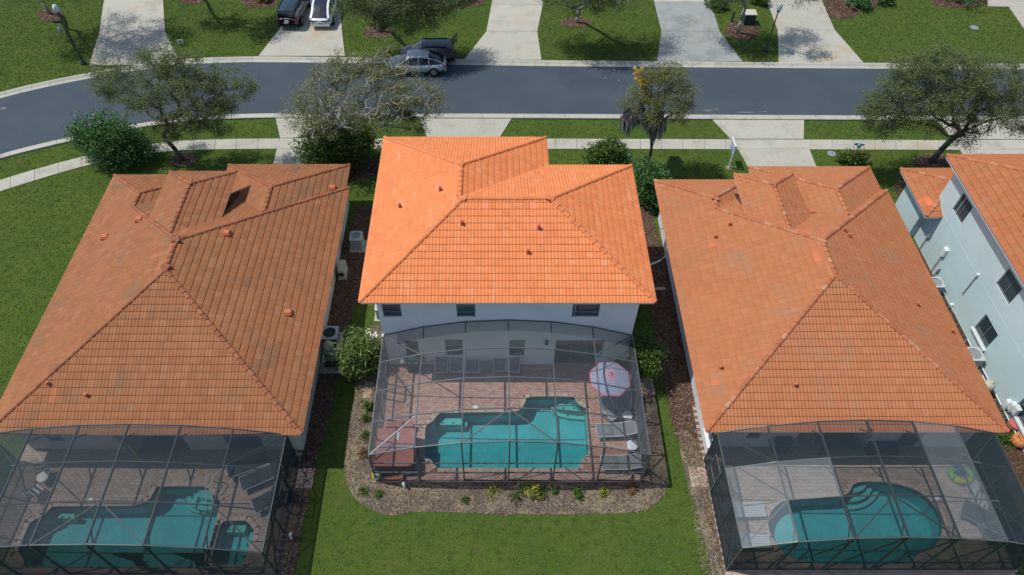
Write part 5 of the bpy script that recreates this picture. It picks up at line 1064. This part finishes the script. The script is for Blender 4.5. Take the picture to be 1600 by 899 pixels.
# ---------------------------------------------------------------- vehicles
def carpaint(n, c, coat=.8): return mat(n, c, .3, spec=.5, coat=coat)
mWHITEP = carpaint('white_paint', (.72, .76, .78)); mSILV = carpaint('silver_paint', (.42, .47, .51)); mNAVYP = carpaint('dark_blue_paint', (.010, .020, .032)); mBLKP = carpaint('black_paint', (.012, .012, .016))
mCGLASS = mat('car_glass', (.012, .018, .028), .05, spec=.9); mTYRE = mat('tyre', (.018, .018, .018), .9); mRIM = mat('rim', (.38, .40, .42), .35, metal=.7); mTAIL = mat('tail_lamp', (.30, .015, .02), .25); mHEAD = mat('head_lamp', (.6, .64, .66), .15); mPLATE = mat('number_plate', (.65, .66, .66), .5)
def car(label, loc, rz, paint, L=4.7, W=1.88, H=1.45, kind='sedan', roofm=None, open_tail=False, cat='car', nm='parked_car', plate=True, lampm=None):
    """front at +x, rear at -x; wheels on the ground"""
    t = thing(nm, label, cat, loc, rz); suv = kind == 'suv'; hb = .93 if not suv else 1.05; bz = .24 if not suv else .30
    st = [(-.5, .66, .62, hb-.12), (-.488, .80, .42, hb-.03), (-.44, .92, .30, hb+.02), (-.30, .985, bz, hb+.01), (-.1, 1, bz, hb-.01), (.12, 1, bz, hb-.04), (.26, .985, bz, hb-.08), (.38, .95, bz+.02, hb-.16), (.46, .84, .34, hb-.26), (.495, .62, .44, hb-.38)]
    vs, fs = [], []; prof = lambda hw, zb, zt: [(-hw*.80, zb), (-hw*.97, zb+(zt-zb)*.22), (-hw, zb+(zt-zb)*.55), (-hw*.955, zb+(zt-zb)*.86), (-hw*.84, zt), (-hw*.4, zt+.025), (hw*.4, zt+.025), (hw*.84, zt), (hw*.955, zb+(zt-zb)*.86), (hw, zb+(zt-zb)*.55), (hw*.97, zb+(zt-zb)*.22), (hw*.80, zb)]
    for x, wf, zb, zt in st: vs += [(x*L, y, z) for y, z in prof(wf*W/2, zb, zt)]
    n = 12
    for i in range(len(st)-1):
        for k in range(n): fs.append((i*n+k, (i+1)*n+k, (i+1)*n+(k+1) % n, i*n+(k+1) % n))
    fs += [tuple(range(n))[::-1], tuple(range((len(st)-1)*n, len(st)*n))]
    fs = [f[::-1] for f in fs]; body = MB().add(vs, fs).build('body', paint, t, True)
    # greenhouse: stations of (x, half width at belt, z belt, half width at roof, z roof)
    if suv: g = [(-.485, .82, hb, .74, hb+.10), (-.455, .84, hb, .70, H-.10), (-.40, .86, hb, .69, H-.01), (-.15, .88, hb, .70, H), (.05, .88, hb, .70, H-.02), (.12, .88, hb-.02, .70, H-.10), (.27, .86, hb-.07, .80, hb-.03)]
    else: g = [(-.47, .80, hb-.02, .74, hb+.02), (-.36, .84, hb, .66, hb+.26), (-.22, .87, hb, .64, H-.06), (-.05, .88, hb-.01, .63, H), (.08, .88, hb-.03, .64, H-.05), (.16, .87, hb-.05, .68, H-.20), (.28, .85, hb-.09, .80, hb-.05)]
    gl = MB(); rf_ = MB(); h = W/2; G = np.array(g); fine = []
    for i in range(len(g)-1):                                        # a smooth curve through the stations
        p0, p1, p2, p3 = G[max(i-1, 0)], G[i], G[i+1], G[min(i+2, len(g)-1)]
        for q in range(4): u = q/4; fine.append((i, p1+.5*u*(p2-p0+u*(2*p0-5*p1+4*p2-p3+u*(3*(p1-p2)+p3-p0)))))
    fine.append((len(g)-2, G[-1]))
    for k in range(len(fine)-1):
        i, a = fine[k]; b = fine[k+1][1]
        for s_ in (-1, 1):
            q = [(a[0]*L, s_*a[1]*h, a[2]-.02), (b[0]*L, s_*b[1]*h, b[2]-.02), (b[0]*L, s_*b[3]*h, b[4]), (a[0]*L, s_*a[3]*h, a[4])]; gl.add(q, [(0, 1, 2, 3)[::-s_]])
        ends = i == 0 or i >= len(g)-2 or (not suv and i == 1)
        o_ = gl if ends else rf_; y5 = (-1, -.6, 0, .6, 1); vs2 = [(c_[0]*L, yy*c_[3]*h, c_[4]+.05*(1-yy*yy)) for c_ in (a, b) for yy in y5]
        o_.add(vs2, [(q, 5+q, 6+q, 1+q)[::-1] for q in range(4)])
    gl.build('window', mCGLASS, t); rfo = rf_.build('roof', roofm or paint, t, True)
    pil = MB()
    for s_ in (-1, 1):
        for a, b in zip([f_[1] for f_ in fine[:-1]], [f_[1] for f_ in fine[1:]]): pil.bar((a[0]*L, s_*(a[3]*h+.005), a[4]), (b[0]*L, s_*(b[3]*h+.005), b[4]), .17 if roofm else .05, .05)
        for i in (2, 3): a = g[i]; pil.bar((a[0]*L, s_*(a[1]*h), a[2]), (a[0]*L, s_*(a[3]*h), a[4]), .06, .03)
    pil.build('pillar', paint, t)
    for x in (-.30, .31):
        for s_ in (-1, 1):
            y = s_*(W/2-.10); r = .34 if not suv else .37
            wb = MB().tube([(x*L, y-.11, r), (x*L, y+.11, r)], r, 20); wo = wb.build('wheel', mTYRE, t, True); MB().tube([(x*L, y+s_*.112, r), (x*L, y+s_*.125, r)], r*.66, 14).build('rim', mRIM, wo)
            ar = MB(); ar.tube([(x*L, s_*(W/2-.012), r), (x*L, s_*(W/2+.006), r)], r*1.16, 20); ar.build('wheel_arch', mBLACK, t)
    for s_ in (-1, 1):
        MB().box((-.488*L, s_*W*.355, hb-.14), (.12, .34, .10)).build('tail_light', lampm or mTAIL, t); MB().box((.462*L, s_*W*.34, hb-.34), (.16, .36, .09)).build('headlight', mHEAD, t)
        MB().box((.14*L, s_*(W/2+.04), hb+.0), (.12, .20, .12)).build('wing_mirror', paint, t); MB().bar((-.1*L, s_*(W/2+.004), hb-.14), (-.06*L, s_*(W/2+.004), hb-.14), .03, .03).build('door_handle', mRIM, t)
    MB().box((-.497*L, 0, .42), (.14, W*.80, .16)).build('bumper', mBLACK if suv else paint, t)
    if plate: MB().box((-.506*L, 0, hb-.24), (.05, .34, .15)).build('number_plate', mPLATE, t)
    if suv: 
        for s_ in (-1, 1): MB().bar((-.38*L, s_*.66*h, H+.05), (.04*L, s_*.66*h, H+.05), .035, .03).build('roof_rail', mBLACK, t)
    if open_tail:
        lt = MB(); lt.add([(-.44*L, -.62*h, H-.02), (-.44*L, .62*h, H-.02), (-.56*L, .70*h, H+.55), (-.56*L, -.70*h, H+.55)], [(0, 1, 2, 3)]); lt.add([(-.435*L, -.62*h, H-.06), (-.435*L, .62*h, H-.06), (-.55*L, .70*h, H+.50), (-.55*L, -.70*h, H+.50)], [(3, 2, 1, 0)])
        tg = lt.build('tailgate', mCGLASS, t); MB().bar((-.562*L, -.66*h, H+.56), (-.562*L, .66*h, H+.56), .07, .2).build('tailgate_panel', paint, tg)
        MB().box((-.45*L, 0, hb+.08), (.25, W*.7, .5)).build('boot_opening', mDARK, t)
    return t
def gpt(px, py): p = P(px, py, 0); return (p.x, p.y, .06)
car('dark blue estate car seen from behind on the cars driveway', gpt(463, 25), R(86), mNAVYP, 4.75, 1.90, 1.66, 'suv')
car('white car with a dark glass roof on the driveway', gpt(509, 24), R(90), mWHITEP, 4.75, 1.92, 1.56, 'sedan', roofm=mCGLASS, lampm=mCGLASS)
p = P(652, 111, 0); car('silver fastback car parked on the road under the thin tree', (p.x, p.y+.15, .012), R(180), mSILV, 4.45, 1.85, 1.42, 'sedan')
p = P(668, 99, 0); car('black hatchback with its tailgate raised beside the silver car', (p.x, p.y+.35, .03), R(180), mBLKP, 4.2, 1.8, 1.5, 'suv', open_tail=True, plate=False)

# ---------------------------------------------------------------- street furniture
def lamp(px, py, hgt, label, r=.055):
    b = P(px, py, 0); t = thing('street_lamp', label, 'street lamp', b, 0, 'street lamps')
    MB().lathe([(.20, 0), (.20, .12), (.12, .2), (.09, .7), (r, .8), (r*.8, hgt-.1), (.09, hgt-.05), (.10, hgt)], 12).build('post', mPOST, t, True)
    MB().lathe([(.10, hgt), (.20, hgt+.18), (.21, hgt+.42), (.12, hgt+.58), (0, hgt+.64)], 14).build('globe', mGLOBE, t, True); MB().lathe([(.13, 0), (.15, .04), (.1, .09)], 12, (0, 0, hgt-.05)).build('collar', mPOST, t); return t
l1 = lamp(131, 100, 4.3, 'dark lamp post with pale globe on the far left lawn', .075)
lamp(1196, 80, 3.4, 'dark lamp post with grey head on the strip beside a driveway'); lamp(596, 196, 3.4, 'lamp post whose pale globe shows among bare grey branches')
sg = thing('street_sign', 'green street name blade on a short arm near the far left lamp', 'sign', P(118, 80, 0)); MB().tube([(0, 0, 0), (0, 0, 2.6)], .03, 6).build('post', mPOST, sg); MB().box((-.30, 0, 2.5), (.7, .03, .18)).build('sign_blade', mPOST, sg); MB().lathe([(.16, 0), (.2, .1), (.15, .35), (0, .4)], 12, (-.35, 0, 1.7)).build('box', mSTEEL, sg)
y = thing('yard_sign', 'small white yard sign stuck in the far lawn', 'sign', P(284, 72, 0)); MB().box((0, 0, .38), (.42, .03, .34), R(12)).build('panel', mTABLE, y); MB().box((0, -.02, .38), (.14, .012, .16), R(12)).build('mark', mBLACK, y)
for s_ in (-1, 1): MB().tube([(s_*.15, 0, 0), (s_*.15, 0, .3)], .008, 5).build('stake', mSTEEL, y)
rs = thing('sale_sign', 'white hanging sign post on the lawn by the right driveway', 'sign', P(1139, 263, 0))
MB().box((0, 0, .95), (.10, .10, 1.9)).build('post', mPVC, rs); MB().box((0, .0, .02), (.4, .4, .05)).build('foot', mDIRT, rs); MB().bar((-.02, -.05, 1.82), (-.02, .95, 1.82), .08, .09).build('arm', mPVC, rs); pn = MB().box((-.02, .5, 1.42), (.03, .75, .62)).build('panel', mPVC, rs); MB().box((-.04, .5, 1.42), (.008, .62, .5)).build('printed_face', mSIGNB, pn); MB().bar((-.046, .25, 1.52), (-.046, .75, 1.52), .008, .06).bar((-.046, .3, 1.38), (-.046, .7, 1.38), .008, .05).build('text_line', mPVC, pn)
ub = thing('utility_box', 'green utility cabinet in the mulch circle across the road', 'utility box', P(1168, 36, 0)); MB().box((0, 0, .45), (.9, .8, .9)).build('cabinet', mPOST, ub); MB().box((0, 0, .93), (.96, .86, .07)).build('lid', mBEIGE, ub)
pp = MB().tube([(0, 0, 0), (0, 0, .9)], .09, 10).lathe([(.10, .9), (.1, .95), (0, .97)], 10).build('utility_pedestal', mPOST); pp.location = P(1143, 35, 0); tag(pp, 'short green utility pedestal beside the pale tree trunk', 'utility pedestal')
lw = thing('lawn_ornament', 'pale blue bird-shaped ornament amid red flowers', 'ornament', P(1333, 247, 0)); MB().tube([(0, 0, 0), (0, 0, .9)], .02, 6).build('stake', mSTEEL, lw); MB().lathe([(0, 0), (.14, .1), (.18, .25), (.10, .42), (0, .5)], 12, (0, 0, .85), sy=.6).build('body', mat('pale_blue', (.35, .62, .66), .5), lw, True); MB().box((-.22, 0, 1.2), (.3, .04, .2)).box((.2, 0, 1.15), (.25, .04, .16)).build('wing', mat('pale_blue2', (.42, .68, .70), .5), lw)
vp = MB().lathe([(.3, 0), (.3, .02), (0, .022)], 14).build('manhole_cover', mSTEEL); vp.location = P(1299, 241, 0)+Vector((0, 0, .03)); tag(vp, 'dull round metal cover in grass near red-flowered shrub', 'manhole cover')
vp = MB().lathe([(.35, 0), (.35, .02), (0, .022)], 14).build('manhole_cover', mSTEEL); vp.location = P(1522, 44, 0)+Vector((0, 0, .03)); tag(vp, 'dull round metal cover in the wide top right lawn', 'manhole cover')
bb = thing('wall_sconce', 'small teal lantern hung outside the middle roof corner', 'lantern', P(984, 243, 1.9)); MB().lathe([(0, -.25), (.1, -.2), (.12, 0), (.05, .12), (0, .18)], 10).build('lantern_body', mat('teal_metal', (.05, .25, .25), .4), bb, True); MB().tube([(0, 0, -1.9), (0, 0, -.2)], .02, 6).build('stake', mSTEEL, bb)

# ---------------------------------------------------------------- machines beside the houses
def condenser(loc, label, w_=.8, h_=.85, top=mACTOP, side=mSTEEL, slab=True):
    t = thing('air_conditioner', label, 'air conditioner', loc, 0, 'outdoor air conditioners')
    if slab: MB().box((0, 0, .03), (w_+.25, w_+.25, .08)).build('slab', mCONC, t)
    MB().prism([(x, y) for x, y in rrect(w_, w_, .09)], .07, h_).build('casing', side, t)
    for k in range(7): MB().prism([(x, y) for x, y in rrect(w_+.015, w_+.015, .09)], .13+k*(h_-.2)/7, .15+k*(h_-.2)/7).build('louvre', top, t)
    n = 20; mb = MB(); rr2 = rrect(w_+.03, w_+.03, .1, 4); m = len(rr2); ins = [(w_*.40*math.cos(2*PI*k/m+PI/4*0+.12), w_*.40*math.sin(2*PI*k/m+.12)) for k in range(m)]
    mb.add([(*q, h_+.05) for q in rr2]+[(*q, h_+.06) for q in ins]+[(*q, h_-.02) for q in rr2]+[(*q, h_-.12) for q in ins], [(k, (k+1) % m, m+(k+1) % m, m+k) for k in range(m)]+[(2*m+k, 2*m+(k+1) % m, (k+1) % m, k) for k in range(m)]+[(m+k, m+(k+1) % m, 3*m+(k+1) % m, 3*m+k) for k in range(m)]); mb.build('shroud', top, t)
    MB().lathe([(w_*.4, h_-.13), (0, h_-.12)], 18).build('well', mDARK, t); fb = MB()
    for k in range(3): a = 2*PI*k/3; fb.add([(.05*math.cos(a), .05*math.sin(a), h_-.07), (w_*.36*math.cos(a-.35), w_*.36*math.sin(a-.35), h_-.08), (w_*.36*math.cos(a+.35), w_*.36*math.sin(a+.35), h_-.04)], [(0, 1, 2)])
    fb.lathe([(.08, h_-.08), (.08, h_-.02), (0, h_-.01)], 10); fb.build('fan', mSTEEL, t)
    for k in (.18, .27, .36): pass
    return t
def gp(px, py): p = P(px, py, 0); return (p.x, p.y, 0)
condenser(gp(560, 386), 'silver condenser beside the left house, farther up the narrow gap', .72, .95)
condenser(gp(519, 534), 'dark green condenser with pale top low on the left house side', .85, .80, side=mACGRN)
condenser((-6.25, gp(583, 505)[1]+.6, 0), 'condenser peeking out behind the middle house left corner', .8, .85)
yy, zz = fy(1533, 562); condenser((FX-.62, yy, 0), 'round-fan condenser at the pale house low wall', .85, .85)
yy, zz = fy(1470, 455); condenser((FX-.62, yy, 0), 'small condenser higher up the pale house side', .75, .75)
ms_ = thing('heat_pump', 'narrow beige heat pump box beside the left house', 'heat pump', gp(537, 428)); MB().box((0, 0, .40), (.36, .85, .72)).build('casing', mBEIGE, ms_); MB().box((0, 0, .02), (.5, 1.0, .06)).build('slab', mCONC, ms_); MB().lathe([(.26, 0), (.26, .02), (0, .03)], 16).build('grille', mDARK, ms_).matrix_local = Matrix.Translation((-.02, -.43, .42))@Matrix.Rotation(PI/2, 4, 'X')@Matrix.Scale(.6, 4)
def poolpump(loc, label, rz=0):
    t = thing('pool_equipment', label, 'pool equipment', loc, rz)
    MB().box((.1, -.1, .02), (1.4, 1.6, .05)).build('slab', mCONC, t)
    MB().lathe([(.24, .1), (.27, .2), (.27, .85), (.20, 1.0), (.08, 1.05), (.08, 1.12), (0, 1.13)], 16, (-.15, .35, 0)).build('filter_tank', mBEIGE, t, True); MB().lathe([(.285, 0), (.285, .05)], 16, (-.15, .35, .62)).build('clamp_band', mBLACK, t)
    MB().tube([(-.3, -.45, .25), (.25, -.45, .25)], .15, 14).build('pump_motor', mBLACK, t); MB().lathe([(.15, .1), (.15, .42), (.12, .45), (0, .46)], 12, (.42, -.45, 0)).build('strainer', mSLINGD, t)
    for pts_ in ([(-.45, .35, .3), (-.45, -.2, .3), (-.3, -.45, .45)], [(.1, .35, .4), (.55, .35, .4), (.55, .35, .05)], [(.42, -.3, .35), (.7, -.2, .35), (.7, .2, .35), (.7, .25, 0)], [(-.15, .1, .3), (.35, .05, .3), (.9, .1, .3), (.9, .1, 0)], [(.5, -.45, .3), (.9, -.5, .3), (.9, -.5, 0)]): MB().tube(pts_, .033, 8).build('pipe', mPVC, t)
    for q in ((.35, .05, .3), (.7, 0, .35), (.85, -.5, .3)): MB().box(q, (.1, .12, .12)).build('valve', mBLACK, t)
    return t
poolpump(gp(520, 562), 'beige pool filter tank and white pipes beside the left house')
yy, zz = fy(1552, 600); poolpump((FX-.75, yy, 0), 'pool filter and pipes at the foot of the pale house', R(180))
def wallbox(px, py, dims, label, m=mPVC, nm='meter_box', cat='meter box'):
    c = on_wall(px, py, dims[0]/2); t = thing(nm, label, cat, c); MB().box((0, 0, 0), dims).build('case', m, t); MB().box((-dims[0]/2-.012, 0, .02), (.02, dims[1]*.8, dims[2]*.75)).build('cover', mFRAMEW, t); MB().tube([(0, 0, -dims[2]/2), (0, 0, max(-c.z+.05, -1.6))], .028, 6).build('conduit', mSTEEL, t); return t
wallbox(1478, 394, (.16, .32, .55), 'white meter box with conduit on the pale wall'); wallbox(1452, 369, (.14, .18, .2), 'tiny white junction box nearest the pale wall front corner'); wallbox(1468, 421, (.14, .2, .28), 'small grey box just below the white meter box', mSTEEL)
wallbox(1425, 330, (.1, .08, .5), 'thin dark bracket on the low pale garage wall', mSTEEL, 'wall_bracket', 'bracket'); wallbox(1529, 430, (.1, .14, .16), 'tiny white vent hood high on the pale wall', mFRAMEW, 'wall_vent', 'vent'); wallbox(1488, 477, (.14, .16, .2), 'tiny white vent hood low on the pale wall', mFRAMEW, 'wall_vent', 'vent')
for k, (px, py) in enumerate(((1577, 632), (1585, 636), (1591, 641))): wallbox(px, py, (.2, .34, .5), ('left pale electrical box by the lowest pale house window', 'middle pale electrical box by the lowest pale house window', 'right pale electrical box by the lowest pale house window')[k], mFRAMEW, 'electrical_box', 'electrical box')
bh = thing('drain_pipe', 'white pipe running along the foot of the pale wall', 'pipe', (FX-.12, 22, 0)); pt_ = [(FX-.12, y_, .3) for y_ in (24.5, 22, 20, 18, 16.5)]; MB().tube(pt_, .03, 6).build('pipe', mPVC, bh, world=True); MB().tube([(FX-.2, y_, .42) for y_ in (26, 24, 22.5)]+[(FX-.2, 22.4, .1)], .02, 6).build('line_set', mBEIGE, bh, world=True)
dsp = thing('downspout', 'white downspout with bent foot at the right house front corner', 'downspout', (9.95, 28.2, 0)); MB().tube([(10.05, 28.4, 2.6), (10.0, 28.4, .35), (9.75, 28.3, .12), (9.1, 28.0, .06)], .055, 7).build('pipe', mPVC, dsp, world=True); MB().tube([(10.0, 28.8, 2.4), (9.4, 28.9, 2.2)], .03, 6).build('bracket', mSTEEL, dsp, world=True); MB().box((9.2, 26.2, .05), (1.1, .18, .06)).build('splash_block', mCONC, dsp, world=True)
pot = thing('terracotta_pot', 'reddish terracotta pot by the pale wall, upper one', 'pot', gp(1579, 670)); MB().lathe([(.2, 0), (.3, .25), (.30, .5), (.24, .52), (.22, .4), (0, .38)], 16).build('pot', mat('red_clay', (.36, .11, .08), .8), pot, True); MB().lathe([(.31, 0), (.33, .03), (.31, .07)], 16, (0, 0, .47)).build('rim', mat('red_clay_rim', (.45, .14, .12), .8), pot)
pot = thing('terracotta_pot', 'fat orange terracotta pot near the cage corner, lower one', 'pot', gp(1587, 693)); MB().lathe([(.18, 0), (.34, .15), (.38, .32), (.30, .5), (.2, .56), (.17, .5), (0, .45)], 16).build('pot', mTERRA, pot, True); MB().tube([(-.3, 0, .45), (-.45, 0, .35), (-.36, 0, .2)], .04, 6).build('handle', mTERRA, pot)
o = MB().tube([(0, 0, 0), (0, 0, .45), (0, -.12, .5)], .07, 8).build('standpipe', mPVC); o.location = gp(632, 761); tag(o, 'white bent standpipe just outside the cage front', 'pipe')
o = MB().tube([(0, 0, 0), (.05, 0, .5), (.12, 0, .62)], .06, 8).build('standpipe', mPVC); o.location = gp(455, 842); tag(o, 'white standpipe outside the left cage beside the lawn', 'pipe')
o = MB().box((0, 0, 0), (.16, .16, .09), taper=.6).build('cage_lamp', mTABLE); o.location = P(598, 524, 2.85); tag(o, 'small white lamp on the cage top at the house corner', 'lamp')
